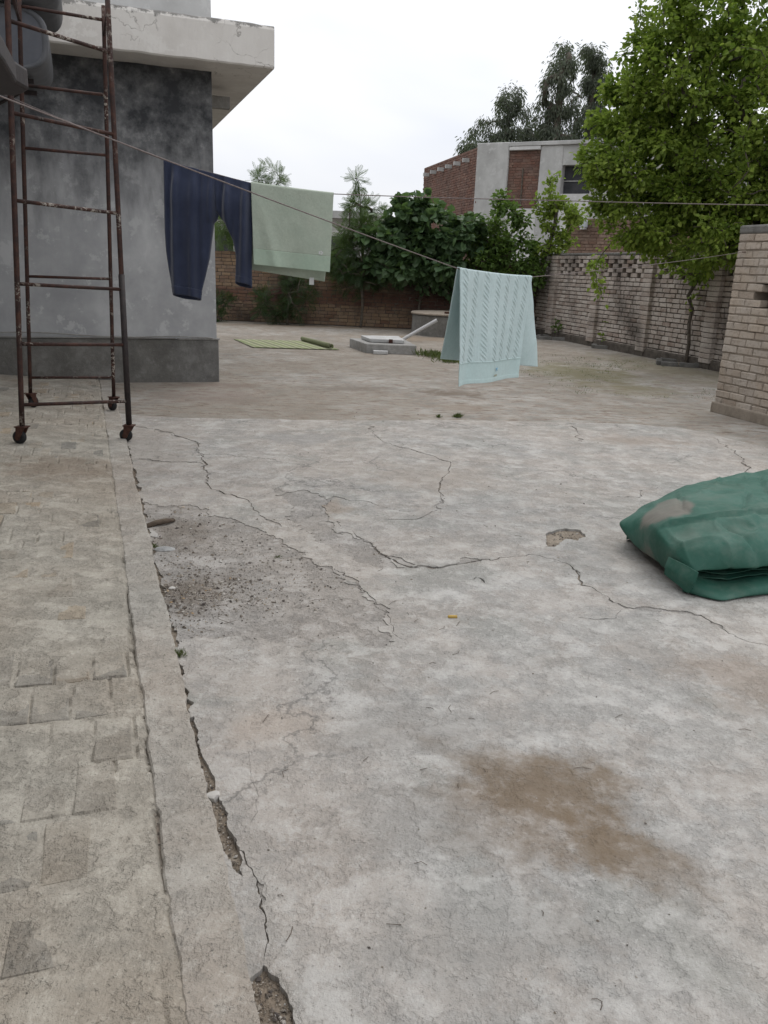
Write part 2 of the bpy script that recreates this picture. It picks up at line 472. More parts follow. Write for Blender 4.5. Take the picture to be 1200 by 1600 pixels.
def plaster_material(name, cols, mold_shade=None, chips=None, cracks=False, top_chip=None):
    m, nt, b = material(name)
    p = posn(nt)
    n0 = noise(nt, p, 1.3, 7, 0.66)
    n1 = noise(nt, p, 3.8, 8, 0.7)
    n2 = noise(nt, nd(nt, 'ShaderNodeMapping', {0: p, 3: (1, 1, 0.3)}).outputs[0], 5.5, 6, 0.6)
    n3 = noise(nt, p, 60, 5, 0.7)
    c = ramp(nt, n0, [(0.32, cols[0]), (0.5, cols[1]), (0.68, cols[2])])
    c = mixc(nt, mth(nt, 'MULTIPLY', ramp(nt, n2, [(0.4, 0), (0.7, 1)]), 0.35), c, cols[0])
    c = mixc(nt, ramp(nt, n1, [(0.56, 0), (0.6, 0.75)]), c, cols[2])
    z = nd(nt, 'ShaderNodeSeparateXYZ', {0: p}).outputs[2]
    if mold_shade:
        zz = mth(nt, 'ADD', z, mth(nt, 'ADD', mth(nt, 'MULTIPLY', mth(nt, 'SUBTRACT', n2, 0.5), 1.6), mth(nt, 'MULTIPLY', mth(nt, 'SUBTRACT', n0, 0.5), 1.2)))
        mk = nd(nt, 'ShaderNodeMapRange', {0: zz, 1: mold_shade[0], 2: mold_shade[1], 3: 0.0, 4: mold_shade[2]}, interpolation_type='SMOOTHSTEP').outputs[0]
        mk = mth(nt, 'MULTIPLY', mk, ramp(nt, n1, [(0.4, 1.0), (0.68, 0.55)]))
        c = mixc(nt, mk, c, (0.032, 0.034, 0.038))  # black mold and shade under the eaves, both painted into the upper wall
    if chips:
        c = mixc(nt, ramp(nt, n1, [(0.27, 0.8), (0.31, 0)]), c, chips)
    if top_chip:
        zz = mth(nt, 'ADD', z, mth(nt, 'MULTIPLY', mth(nt, 'SUBTRACT', noise(nt, p, 7, 6, 0.7), 0.5), 0.28))
        c = mixc(nt, nd(nt, 'ShaderNodeMapRange', {0: zz, 1: top_chip, 2: top_chip + 0.02, 3: 0.0, 4: 0.85}).outputs[0], c, (0.15, 0.145, 0.135))
    h = mth(nt, 'ADD', n1, mth(nt, 'MULTIPLY', n3, 0.2))
    if cracks:
        warp = nd(nt, 'ShaderNodeVectorMath', {0: p, 1: nd(nt, 'ShaderNodeVectorMath', {0: nd(nt, 'ShaderNodeTexNoise', {'Vector': p, 'Scale': 4.0, 'Detail': 5.0}).outputs['Color'], 'Scale': 0.35}, operation='SCALE').outputs[0]}, operation='ADD')
        v = nd(nt, 'ShaderNodeTexVoronoi', {'Vector': warp.outputs[0], 'Scale': 3.0}, feature='DISTANCE_TO_EDGE').outputs['Distance']
        ln = mth(nt, 'MULTIPLY', ramp(nt, v, [(0.0, 1), (0.014, 0)]), ramp(nt, n0, [(0.5, 0), (0.6, 1)]))
        c = mixc(nt, mth(nt, 'MULTIPLY', ln, 0.7), c, (0.08, 0.07, 0.06))
        h = mth(nt, 'SUBTRACT', h, ln)
    setc(nt, b, c, 0.9, h, 0.4, 0.01)
    return m


M_PLASTER = plaster_material('stained_shaded_plaster', [(0.28, 0.284, 0.29), (0.36, 0.363, 0.366), (0.46, 0.462, 0.46)], mold_shade=(1.5, 2.95, 0.96))
M_FASCIA = plaster_material('cracked_whitewash', [(0.5, 0.475, 0.44), (0.58, 0.555, 0.52), (0.62, 0.6, 0.565)], cracks=True, top_chip=3.80)
M_COLUMN = plaster_material('raw_grey_plaster', [(0.29, 0.29, 0.28), (0.37, 0.37, 0.36), (0.45, 0.45, 0.44)])
M_OFFWHITE = plaster_material('pale_plaster', [(0.42, 0.42, 0.41), (0.5, 0.5, 0.49), (0.56, 0.56, 0.55)])


def metal_material():
    m, nt, b = material('rusty_painted_tube')
    p = posn(nt)
    n1 = noise(nt, p, 14, 7, 0.7, 0.3)
    n2 = noise(nt, p, 45, 6, 0.72)
    nz = noise(nt, nd(nt, 'ShaderNodeMapping', {0: p, 1: (3, 5, 2)}).outputs[0], 2.6, 4, 0.6)
    c = ramp(nt, n1, [(0.3, (0.018, 0.013, 0.012)), (0.5, (0.042, 0.021, 0.017)), (0.7, (0.08, 0.036, 0.025))])
    paint = mth(nt, 'MULTIPLY', ramp(nt, n2, [(0.52, 0), (0.56, 1)]), ramp(nt, nz, [(0.53, 0), (0.62, 1)]))
    c = mixc(nt, paint, c, (0.33, 0.3, 0.26))
    setc(nt, b, c, 0.6, n2, 0.4, 0.004)
    return m


def simple(name, c0, c1, scale=12, rough=0.85, bump=0.3, dist=0.006, detail=6, sheen=0.0, fine=None):
    m, nt, b = material(name)
    p = posn(nt)
    n1 = noise(nt, p, scale, detail, 0.65, 0.2)
    h = n1
    if fine:
        h = mth(nt, 'ADD', n1, mth(nt, 'MULTIPLY', noise(nt, p, fine, 3, 0.7), 0.5))
    setc(nt, b, ramp(nt, n1, [(0.3, c0), (0.7, c1)]), rough, h, bump, dist)
    if sheen:
        b.inputs['Sheen Weight'].default_value = sheen
    return m


M_RUST = metal_material()
M_DARKTUBE = simple('dark_sleeve', (0.02, 0.017, 0.018), (0.04, 0.03, 0.028), 30, 0.55, 0.3)
M_CASTER = simple('rusty_caster_fork', (0.035, 0.016, 0.012), (0.09, 0.04, 0.028), 40, 0.75, 0.5)
M_RUBBER = simple('worn_rubber', (0.012, 0.012, 0.013), (0.028, 0.027, 0.027), 60, 0.75, 0.2)
M_ROPE = simple('clothes_line', (0.13, 0.105, 0.1), (0.22, 0.185, 0.175), 90, 0.8, 0.3)
M_NAVY = simple('navy_cotton', (0.021, 0.027, 0.052), (0.03, 0.038, 0.07), 7, 0.95, 0.25, 0.004, 6, 0.25, 500)
M_NAVY_IN = simple('navy_inside', (0.014, 0.018, 0.04), (0.02, 0.026, 0.055), 7, 0.95, 0.2)
M_BARK = simple('bark', (0.05, 0.042, 0.034), (0.13, 0.112, 0.09), 18, 0.95, 0.8, 0.02)
M_PVC = simple('white_pvc', (0.42, 0.42, 0.42), (0.52, 0.52, 0.52), 20, 0.5, 0.1)
M_STONE = simple('grey_stone', (0.26, 0.26, 0.255), (0.4, 0.4, 0.39), 25, 0.9, 0.6)
M_STONE_P = simple('pale_stone', (0.38, 0.36, 0.33), (0.5, 0.48, 0.45), 25, 0.9, 0.6)
M_STICK = simple('dry_stick', (0.06, 0.045, 0.035), (0.13, 0.1, 0.075), 40, 0.95, 0.5)
M_STRAW = simple('yellow_scrap', (0.36, 0.24, 0.06), (0.45, 0.31, 0.1), 40, 0.9, 0.3)
M_DRUM = simple('grey_painted_sheet', (0.08, 0.083, 0.09), (0.13, 0.133, 0.14), 6, 0.5, 0.1)
M_DRUM_END = simple('blue_grey_sheet', (0.085, 0.09, 0.105), (0.12, 0.126, 0.14), 6, 0.5, 0.1)
M_WINDARK = simple('dark_interior', (0.03, 0.032, 0.035), (0.07, 0.07, 0.075), 3, 0.8, 0.1)
M_LAMP = simple('grey_lamp_housing', (0.3, 0.33, 0.35), (0.42, 0.45, 0.47), 12, 0.4, 0.1)
M_RED_IN = simple('dark_red_brick_inside', (0.07, 0.03, 0.03), (0.12, 0.06, 0.055), 20, 0.95, 0.5)


def gravel_material():
    m, nt, b = material('mixed_gravel')
    c = ramp(nt, rnd(nt), [(0.0, (0.07, 0.06, 0.055)), (0.35, (0.16, 0.135, 0.11)), (0.7, (0.27, 0.24, 0.2)), (0.93, (0.4, 0.38, 0.35)), (1.0, (0.3, 0.19, 0.08))])
    setc(nt, b, c, 0.95)
    return m


M_GRAVEL = gravel_material()


def leaf_material(name, cols, trans=0.35, rough=0.55):
    m, nt, b = material(name)
    r = rnd(nt)
    p = posn(nt)
    c = ramp(nt, r, [(i / (len(cols) - 1), q) for i, q in enumerate(cols)])
    c = mixc(nt, ramp(nt, noise(nt, p, 1.3, 3, 0.5), [(0.35, 0.0), (0.65, 0.45)]), c, cols[-1])
    setc(nt, b, c, rough)
    b.inputs['Specular IOR Level'].default_value = 0.35
    t = nd(nt, 'ShaderNodeBsdfTranslucent', {0: mixc(nt, 0.5, c, (0.12, 0.2, 0.02))})
    mx = nd(nt, 'ShaderNodeMixShader', {0: trans, 1: b.outputs[0], 2: t.outputs[0]})
    nt.links.new(mx.outputs[0], nt.nodes['Material Output'].inputs[0])
    return m


M_LEAF_MULB = leaf_material('mulberry_leaf', [(0.085, 0.145, 0.022), (0.135, 0.21, 0.032), (0.2, 0.285, 0.044), (0.3, 0.38, 0.07)], 0.56)
M_LEAF_BIG = leaf_material('broad_dark_leaf', [(0.055, 0.098, 0.045), (0.08, 0.138, 0.068), (0.115, 0.18, 0.095), (0.08, 0.14, 0.055)], 0.36, 0.42)
M_LEAF_MID = leaf_material('mid_green_leaf', [(0.055, 0.105, 0.023), (0.085, 0.15, 0.033), (0.125, 0.2, 0.045)], 0.42)
M_LEAF_FEATH = leaf_material('feathery_leaf', [(0.045, 0.085, 0.024), (0.07, 0.12, 0.034), (0.095, 0.15, 0.045)], 0.38)
M_LEAF_EUC = leaf_material('eucalyptus_leaf', [(0.065, 0.08, 0.058), (0.088, 0.105, 0.075), (0.115, 0.132, 0.098)], 0.32)
M_LEAF_DARK = leaf_material('dark_conifer_leaf', [(0.016, 0.036, 0.013), (0.025, 0.05, 0.018), (0.035, 0.065, 0.022)], 0.25)  # darkest leaf green, for the wall-foot bushes and the thin tree
M_GRASS = leaf_material('short_grass', [(0.045, 0.075, 0.02), (0.08, 0.11, 0.03), (0.12, 0.13, 0.05)], 0.3)

# ------------------------------------------------------------------ the ground
gg = G()
gg.add([(-900, -900, -0.05), (900, -900, -0.05), (900, 900, -0.05), (-900, 900, -0.05)], [(0, 1, 2, 3)])
o = gg.build('ground', M_SOIL)
o['kind'] = 'structure'

CRACKS = {   # centre line, widest half width
    'a': ([(-0.291, 4.481), (-0.19, 4.315), (-0.061, 4.111), (0.009, 3.937), (0.137, 3.793), (0.295, 3.802), (0.462, 3.895), (0.632, 3.963), (0.774, 4.029), (0.901, 3.994), (0.944, 3.886), (0.954, 3.709), (1.015, 3.513), (1.069, 3.385), (1.178, 3.367), (1.317, 3.36), (1.402, 3.319), (1.43, 3.138), (1.493, 3.065), (1.628, 2.99), (1.9, 2.9)], 0.013),
    'b': ([(-2.248, 7.087), (-1.973, 6.907), (-1.717, 6.652), (-1.565, 6.499), (-1.455, 6.202), (-1.306, 5.791), (-1.185, 5.302), (-1.092, 5.1), (-0.953, 4.934), (-0.855, 4.831), (-0.705, 4.551), (-0.597, 4.355)], 0.016),
    'c': ([(-0.203, 7.668), (-0.112, 7.122), (-0.024, 6.804), (0.187, 6.512), (0.383, 6.265), (0.484, 6.128), (0.483, 5.898), (0.408, 5.652), (0.353, 5.291), (0.345, 4.833)], 0.014),
    'd': ([(-1.797, 5.849), (-1.614, 5.778), (-1.453, 5.785), (-1.315, 5.749)], 0.018),
    'e': ([(-0.374, 1.777), (-0.328, 1.707), (-0.278, 1.62), (-0.257, 1.559), (-0.231, 1.483), (-0.223, 1.412), (-0.221, 1.358)], 0.0045),
    'f': ([(3.046, 7.559), (3.026, 7.128), (2.967, 6.733), (2.851, 6.323), (2.664, 5.964), (2.516, 5.715)], 0.016),
    'g': ([(1.534, 5.292), (1.703, 5.285), (1.772, 5.494), (1.936, 5.624), (1.984, 5.561)], 0.008),
    'h': ([(0.402, 3.648), (0.456, 3.671), (0.5, 3.601)], 0.008),
    'i': ([(1.08, 3.371), (1.008, 3.26), (0.919, 3.231), (0.854, 3.245)], 0.004),
    'j': ([(-0.476, 4.494), (-0.38, 4.662), (-0.327, 4.983), (-0.163, 4.947), (0.038, 4.79), (0.154, 4.737)], 0.008),
    'k': ([(1.911, 8.0), (1.783, 7.9), (1.792, 7.705), (1.701, 7.145)], 0.012),
    'l': ([(-0.375, 2.209), (-0.359, 2.059), (-0.319, 1.926), (-0.32, 1.78)], 0.0016),
    'm': ([(-0.304, 3.787), (-0.152, 3.587), (-0.057, 3.401), (-0.005, 3.228), (0.045, 3.039), (0.083, 2.953)], 0.008),
    'n': ([(0.345, 4.833), (0.2, 4.6), (0.0, 4.55), (-0.13, 4.4)], 0.005),
}
WORN = {
    'a': [(-1.468, 4.712), (-1.328, 4.622), (-1.148, 4.689), (-0.938, 4.506), (-0.694, 4.25), (-0.535, 4.105), (-0.384, 3.949), (-0.264, 3.747), (-0.137, 3.589), (-0.041, 3.366), (0.009, 3.182), (0.066, 2.951), (-0.028, 2.875), (-0.18, 2.929), (-0.4, 2.886), (-0.599, 2.89), (-0.739, 2.855), (-0.779, 2.84), (-0.947, 3.308), (-1.129, 3.783)],
    'b': [(-0.662, 4.978), (-0.546, 5.136), (-0.349, 5.01), (-0.363, 4.692), (-0.279, 4.422), (-0.13, 4.145), (-0.024, 3.934), (0.137, 3.784), (0.011, 3.769), (-0.133, 3.826), (-0.273, 4.002), (-0.463, 4.373)],
}
HOLES = {
    'a': [(0.865, 4.205), (0.93, 4.414), (1.041, 4.536), (1.129, 4.511), (1.139, 4.395), (1.082, 4.297), (0.998, 4.32), (0.928, 4.212)],
    'b': [(-0.223, 1.361), (-0.239, 1.332), (-0.249, 1.294), (-0.248, 1.253), (-0.235, 1.18), (-0.22, 1.1), (-0.15, 1.08), (-0.132, 1.213), (-0.142, 1.265), (-0.163, 1.309), (-0.187, 1.334), (-0.21, 1.349)],
    'c': [(-0.589, 2.324), (-0.498, 2.081), (-0.433, 1.948), (-0.385, 1.853), (-0.352, 1.753), (-0.318, 1.673), (-0.308, 1.614), (-0.337, 1.634), (-0.38, 1.716), (-0.415, 1.8), (-0.465, 1.946), (-0.535, 2.112), (-0.62, 2.304)],
    'd': [(-2.35, 7.15), (-2.05, 6.35), (-1.5, 4.853), (-1.26, 4.176), (-0.9, 3.206), (-0.764, 2.819), (-0.648, 2.507), (-0.589, 2.324), (-0.62, 2.323), (-0.80, 2.845), (-0.93, 3.17), (-1.24, 3.967), (-1.61, 4.975), (-2.12, 6.35), (-2.40, 7.13)],
}
SLAB = [(-2.62, 7.62), (-2.054, 7.52), (-1.119, 7.632), (-0.279, 7.753), (0.721, 8.014), (1.623, 8.11), (2.535, 8.17), (2.888, 8.073), (3.141, 7.732), (3.336, 7.325), (3.485, 6.901),
        (4.2, 5.6), (5.2, 4.0), (6.5, 1.0), (6.5, -6.0), (2.25, -6.0)]


def jag(poly, amp, closed=True, step=0.06, seed=0):
    """subdivide a polyline and roughen it with noise in two sizes"""
    P = np.array(poly, float)
    if closed:
        P = np.vstack((P, P[:1]))
    out = []
    for a, b in zip(P[:-1], P[1:]):
        n = max(1, int(np.hypot(*(b - a)) / step))
        for t in np.arange(n) / n:
            out.append(a + (b - a) * t)
    if not closed:
        out.append(P[-1])
    out = np.array(out)
    dx = vnoise(out[:, 0], out[:, 1], 9.0, seed, 5) + 0.25 * vnoise(out[:, 0], out[:, 1], 60.0, seed + 3, 2)
    dy = vnoise(out[:, 0] + 40, out[:, 1], 9.0, seed + 9, 5) + 0.25 * vnoise(out[:, 0], out[:, 1], 60.0, seed + 5, 2)
    k = np.ones(len(out))
    return out + np.column_stack((dx, dy)) * amp * k[:, None]


def near_step(poly):
    d = min(np.hypot(*p) for p in poly)
    return float(np.clip(d * 0.0045, 0.006, 0.03))


polys, levels = [], []
for i, (k, (ln, hw)) in enumerate(CRACKS.items()):
    c = jag(ln, 0.05 if hw > 0.005 else 0.02, False, near_step(ln), 31 + i)
    t = np.gradient(c, axis=0)
    t /= np.linalg.norm(t, axis=1)[:, None] + 1e-9
    nrm = np.column_stack((-t[:, 1], t[:, 0]))
    s = np.linspace(0, 1, len(c))
    w = hw * np.clip(np.sin(s * math.pi) ** 0.4, 0.05, 1) * (0.28 + 0.75 * np.abs(vnoise(s * 11, s * 0 + i, 1.0, 60 + i, 3)) ** 1.2 * 1.6)
    w2 = w * (0.6 + 0.5 * vnoise(s * 23, s * 0 + i, 1.0, 80 + i, 2))
    w, w2 = w * 0.72, w2 * 0.72
    if hw > 0.003:                                     # flaked margin on one side of the crack
        fw = hw * 5.0 * np.clip(vnoise(s * 9 * len(ln) / 8, s * 0 + i * 3.3, 1.0, 95 + i, 4) * 1.3 - 0.15, 0, 1)
        fw2 = hw * 3.0 * np.clip(vnoise(s * 11 * len(ln) / 8, s * 0 + i * 1.7, 1.0, 98 + i, 4) * 1.3 - 0.25, 0, 1)
        fj = 0.35 * hw * vnoise(c[:, 0], c[:, 1], 45.0, 7, 3)
        polys.append(np.vstack((c + nrm * (w * 0.8 + np.where(fw > 0, np.maximum(fw + fj, 0), 0))[:, None], (c - nrm * (w2 * 0.8 + np.where(fw2 > 0, np.maximum(fw2 - fj, 0), 0))[:, None])[::-1])))
        levels.append('worn')
    polys.append(np.vstack((c + nrm * w[:, None], (c - nrm * w2[:, None])[::-1])))
    levels.append('crack')
for i, (k, pl) in enumerate(WORN.items()):
    polys.append(jag(pl, 0.085, True, near_step(pl) * 0.7, 131 + i))
    levels.append('worn')
for i, (k, pl) in enumerate(HOLES.items()):
    polys.append(jag(pl, 0.022 if k in 'bc' else 0.035, True, near_step(pl) * 0.8, 171 + i))
    levels.append('hole')
slab_poly = jag(SLAB[:11], 0.05, False, 0.06, 5)
slab_poly = np.vstack((slab_poly, np.array(SLAB[11:])))


def inside(poly, P):
    x, y = P[:, 0], P[:, 1]
    r = np.zeros(len(P), bool)
    a = poly
    b = np.roll(poly, -1, axis=0)
    for (x0, y0), (x1, y1) in zip(a, b):
        if y0 == y1:
            continue
        c = ((y0 > y) != (y1 > y)) & (x < (x1 - x0) * (y - y0) / (y1 - y0) + x0)
        r ^= c
    return r


outer = np.array([(-30, -10), (30, -10), (30, 45), (-30, 45)], float)
allv, edges = [], []
for pl in [outer, slab_poly] + polys:
    n0 = len(allv)
    allv += [Vector(p) for p in pl]
    edges += [(n0 + i, n0 + (i + 1) % len(pl)) for i in range(len(pl))]
V2, E2, F2, *_ = delaunay_2d_cdt(allv, edges, [], 0, 1e-6)
V2 = np.array([tuple(v) for v in V2])
F2 = np.array([tuple(f) for f in F2])
cen = V2[F2].mean(1)
lev = np.full(len(F2), 'pave', dtype='<U6')
in_slab = inside(slab_poly, cen)
lev[in_slab] = 'slab'
for pl, l in zip(polys, levels):
    lo, hi = pl.min(0), pl.max(0)
    cand = np.where(np.all((cen >= lo) & (cen <= hi), axis=1))[0]
    if len(cand):
        ins = cand[inside(pl, cen[cand])]
        if l == 'worn':
            lev[ins[lev[ins] == 'slab']] = 'worn'
        else:
            lev[ins] = l
ZL = {'slab': 0.0, 'worn': -0.0045, 'crack': -0.011, 'hole': -0.014, 'pave': -0.009}
edge_map = {}
for fi, f in enumerate(F2):
    for a, b in ((f[0], f[1]), (f[1], f[2]), (f[2], f[0])):
        edge_map.setdefault((min(a, b), max(a, b)), []).append((fi, a, b))
parts = {k: G() for k in ('slab', 'worn', 'soil', 'pave')}


def ccw(f):
    a, b, c = V2[list(f)]
    return tuple(f) if (b[0] - a[0]) * (c[1] - a[1]) - (b[1] - a[1]) * (c[0] - a[0]) > 0 else (f[0], f[2], f[1])


grp = {'slab': 'slab', 'worn': 'worn', 'crack': 'soil', 'hole': 'soil', 'pave': 'pave'}
for l in ZL:
    idx = np.where(lev == l)[0]
    if not len(idx):
        continue
    fs = [ccw(F2[i]) for i in idx]
    used = sorted({q for f in fs for q in f})
    mp = {q: i for i, q in enumerate(used)}
    Vz = np.column_stack((V2[used], np.full(len(used), ZL[l])))
    if l in ('crack', 'hole'):
        Vz[:, 2] += vnoise(Vz[:, 0], Vz[:, 1], 20, 3, 2) * 0.004
    parts[grp[l]].add(Vz, [[mp[q] for q in f] for f in fs])
for (a, b), fl in edge_map.items():
    if len(fl) == 2:
        l0, l1 = lev[fl[0][0]], lev[fl[1][0]]
        z0, z1 = ZL[l0], ZL[l1]
        if abs(z0 - z1) > 1e-6:
            top = l0 if z0 > z1 else l1
            low_ = min(z0, z1) - (0.005 if 'crack' in (l0, l1) or 'hole' in (l0, l1) else 0)
            p, q = V2[a], V2[b]
            parts[grp[top]].add([(p[0], p[1], max(z0, z1)), (q[0], q[1], max(z0, z1)), (q[0], q[1], low_), (p[0], p[1], low_)], [(0, 1, 2, 3)])
yard = parts['slab'].build('concrete_yard', M_YARD)
yard['kind'] = 'structure'
o = parts['worn'].build('worn_concrete', M_WORN)
o['kind'] = 'structure'
o = parts['soil'].build('cracked_soil', M_SOIL)
o['kind'] = 'structure'
o = parts['pave'].build('brick_paving', M_PAVE)
o['kind'] = 'structure'

# ------------------------------------------------------------------ brick-paved apron beside the house, and its kerb
def z_kerb(y):
    return 0.006 + 0.02 * sstep(1.6, 3.6, y)


def z_apron(x, y):
    return z_kerb(y) + 0.06 * np.clip(0.10 - x, 0, 3) * (0.25 + 0.75 * sstep(1.0, 4.0, y))


ax = np.arange(-1.0, 0.126, 0.0105)
ay = np.concatenate((np.arange(0.6, 4.0, 0.0105), np.arange(4.0, 10.21, 0.024)))
AX, AY = np.meshgrid(ax, ay)
BW, BL = 0.121, 0.243
row = np.floor(AY / BL)
JX, JY = AX + 0.012 * vnoise(AX, AY, 11, 91, 4), AY + 0.014 * vnoise(AX, AY, 11, 97, 4)
row = np.floor(JY / BL)
jx = np.abs(((JX / BW + 0.5 * (row % 2)) % 1.0) - 0.5)
jy = np.abs(((JY / BL) % 1.0) - 0.5)
jm = np.maximum(sstep(0.44, 0.49, jx), sstep(0.465, 0.495, jy))
hz = z_apron(AX, AY) + 0.0058 * vnoise(AX, AY, 3.6, 11, 4) + 0.0012 * vnoise(AX, AY, 30, 12, 3) + 0.0022 - 0.011 * jm * sstep(-0.05, 0.4, vnoise(AX, AY, 2.6, 23, 4))
edge_w = 0.088 + 0.012 * vnoise(AY, AY * 0, 4.0, 44, 4) + 0.009 * vnoise(AY, AY * 0 + 4, 16.0, 45, 3)
hz = np.where(AX > edge_w, np.minimum(hz, z_kerb(AY) - 0.003) - 0.016 * sstep(-0.1, 0.35, vnoise(AX * 0, AY, 1.9, 29, 5)), hz)
WX, WY = AX * C20 - AY * S20, AX * S20 + AY * C20
ap = G().grid(np.stack((WX, WY, hz), -1))
apron = thing('paved_apron', 'strip of mortar-smeared brick paving between the kerb and the house', 'paving', W2(0, 0), R20)
del apron['label'], apron['category']
apron['kind'] = 'structure'
ap.build('mortar_bed', M_APRON, apron)


def brick_mesh(name, L, Wd, Ht, ch, seed, m):
    """chamfered, slightly battered brick"""
    r = np.random.default_rng(seed)
    V, F = [], []
    hx, hy, hz_ = L / 2, Wd / 2, Ht / 2
    idx = {}
    for sx in (-1, 1):
        for sy in (-1, 1):
            for sz in (-1, 1):
                k = r.uniform(0.5, 1.6)
                c = min(ch * k, 0.4 * min(hx, hy, hz_))
                for axis in range(3):
                    p = [sx * (hx - c), sy * (hy - c), sz * (hz_ - c)]
                    p[axis] = (sx * hx, sy * hy, sz * hz_)[axis]
                    idx[(sx, sy, sz, axis)] = len(V)
                    V.append(np.array(p) + r.normal(0, ch * 0.25, 3))
    for axis in range(3):
        o1, o2 = [q for q in range(3) if q != axis]
        for s in (-1, 1):
            f = []
            for a, b in ((-1, -1), (1, -1), (1, 1), (-1, 1)):
                k = [0, 0, 0]
                k[axis], k[o1], k[o2] = s, a, b
                f.append(idx[(*k, axis)])
            F.append(f if (s > 0) == (axis != 1) else f[::-1])
    for axis in range(3):                       # edges along 'axis'
        o1, o2 = [q for q in range(3) if q != axis]
        for a in (-1, 1):
            for b in (-1, 1):
                k0, k1 = [0, 0, 0], [0, 0, 0]
                k0[axis], k1[axis] = -1, 1
                k0[o1] = k1[o1] = a
                k0[o2] = k1[o2] = b
                F.append([idx[(*k0, o1)], idx[(*k1, o1)], idx[(*k1, o2)], idx[(*k0, o2)]])
    for sx in (-1, 1):
        for sy in (-1, 1):
            for sz in (-1, 1):
                F.append([idx[(sx, sy, sz, q)] for q in range(3)])
    me = bpy.data.meshes.new(name)
    me.from_pydata([tuple(v) for v in V], [], F)
    me.update()
    import bmesh
    bm = bmesh.new()
    bm.from_mesh(me)
    bmesh.ops.recalc_face_normals(bm, faces=bm.faces)
    bm.to_mesh(me)
    bm.free()
    if m:
        me.materials.append(m)
    return me


def template(me):
    return np.array([v.co[:] for v in me.vertices]), [list(p.vertices) for p in me.polygons]


apron_bricks = [brick_mesh('brick', 0.112, 0.234, 0.05, 0.006, 300 + i, M_BRICK_APRON) for i in range(6)]
rest = G()
count = 0
for r_ in range(3, 42):
    yc = (r_ + 0.5) * BL
    n0 = 0.5 * (r_ % 2)
    for k in range(-9, 2):
        xc = (k + 0.5 - n0) * BW
        if xc < -0.96 or xc > 0.03 or yc > 10.05:
            continue
        top = float(z_apron(xc, yc)) + rng.uniform(-0.006, 0.0035)
        loc = (xc + rng.normal(0, .003), yc + rng.normal(0, .003), top - 0.025)
        # keep those that the camera's view of the apron can reach
        wx, wy, _ = W2(*loc[:2])
        if wx < -0.60 * wy - 0.1:
            continue
        if count < 295:
            b = bpy.data.objects.new('brick', apron_bricks[rng.integers(6)])
            COL.objects.link(b)
            b.parent = apron
            b.location = loc
            b.rotation_euler = (rng.normal(0, .008), 0.03 + rng.normal(0, .008), rng.normal(0, .015))
            count += 1
        else:
            Vt, Ft = template(apron_bricks[rng.integers(6)])
            w = W2(*loc[:2])
            ca, sa = C20, S20
            rest.add(np.column_stack((Vt[:, 0] * ca - Vt[:, 1] * sa + w[0], Vt[:, 0] * sa + Vt[:, 1] * ca + w[1], Vt[:, 2] + loc[2])), Ft)
if rest.n:
    rest.build('far_bricks', M_BRICK_APRON, apron, kind='stuff')

# kerb: a worn concrete strip with a ragged inner edge and a rounded outer one
ky = np.concatenate((np.arange(0.5, 4.0, 0.012), np.arange(4.0, 10.15, 0.03)))
prof = [(-1.0, -0.06), (-0.98, 0.0), (-0.9, 1.0), (-0.5, 1.0), (0.0, 1.0), (0.5, 1.0), (0.86, 1.0), (0.96, 0.92), (1.0, 0.75), (1.02, -1.2)]
rows = []
lo_e = 0.096 + 0.012 * vnoise(ky, ky * 0 + 3, 4.5, 51, 5) + 0.006 * vnoise(ky, ky * 0 + 6, 22, 52, 3)
hi_e = 0.236 + 0.016 * vnoise(ky, ky * 0 + 8, 3.4, 57, 6) + 0.006 * vnoise(ky, ky * 0 + 3, 26, 58, 3)
for u, hf in prof:
    xx = lo_e + (hi_e - lo_e) * (u + 1) / 2
    if u in (-1.0, -0.98):
        z = np.full(len(ky), -0.02) if u == -1.0 else z_kerb(ky) - 0.006
    elif hf < 0:
        z = np.full(len(ky), -0.03)
    else:
        z = z_kerb(ky) * hf + 0.0022 * vnoise(xx * 3, ky, 6, 61, 4) * (1 if hf == 1.0 else 0.5)
    rows.append(np.column_stack((xx * C20 - ky * S20, xx * S20 + ky * C20, z)))
kerb = G().grid(np.stack(rows, 0), flip=True).build('kerb', M_KERB, smooth=False)
kerb['kind'] = 'structure'

# ------------------------------------------------------------------ the house on the left
house = thing('plastered_house', 'grey stained plaster house with projecting white roof slab on the left', 'house', W2(1.468, 10.2), R20)


def hbox(gq, x0, x1, y0, y1, z0, z1):
    w = W2((x0 + x1) / 2, (y0 + y1) / 2, (z0 + z1) / 2)
    return gq.box(w, (x1 - x0, y1 - y0, z1 - z0), R20)


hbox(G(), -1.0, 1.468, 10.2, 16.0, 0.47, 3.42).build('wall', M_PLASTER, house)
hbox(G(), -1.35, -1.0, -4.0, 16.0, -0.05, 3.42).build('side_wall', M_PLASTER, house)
pl_o = hbox(G(), -0.998, 1.488, 10.176, 16.0, -0.05, 0.50).build('plinth', M_DARKCEM, house)
mod_bevel(pl_o, 0.012, 2)
hbox(G(), 1.0, 1.5, 10.166, 10.3, 0.498, 0.513).build('plinth_ledge', M_CEMENT, house)
hbox(G(), -0.998, 0.98, 10.166, 10.25, 0.503, 0.515).build('plinth_ledge', M_CEMENT, house)
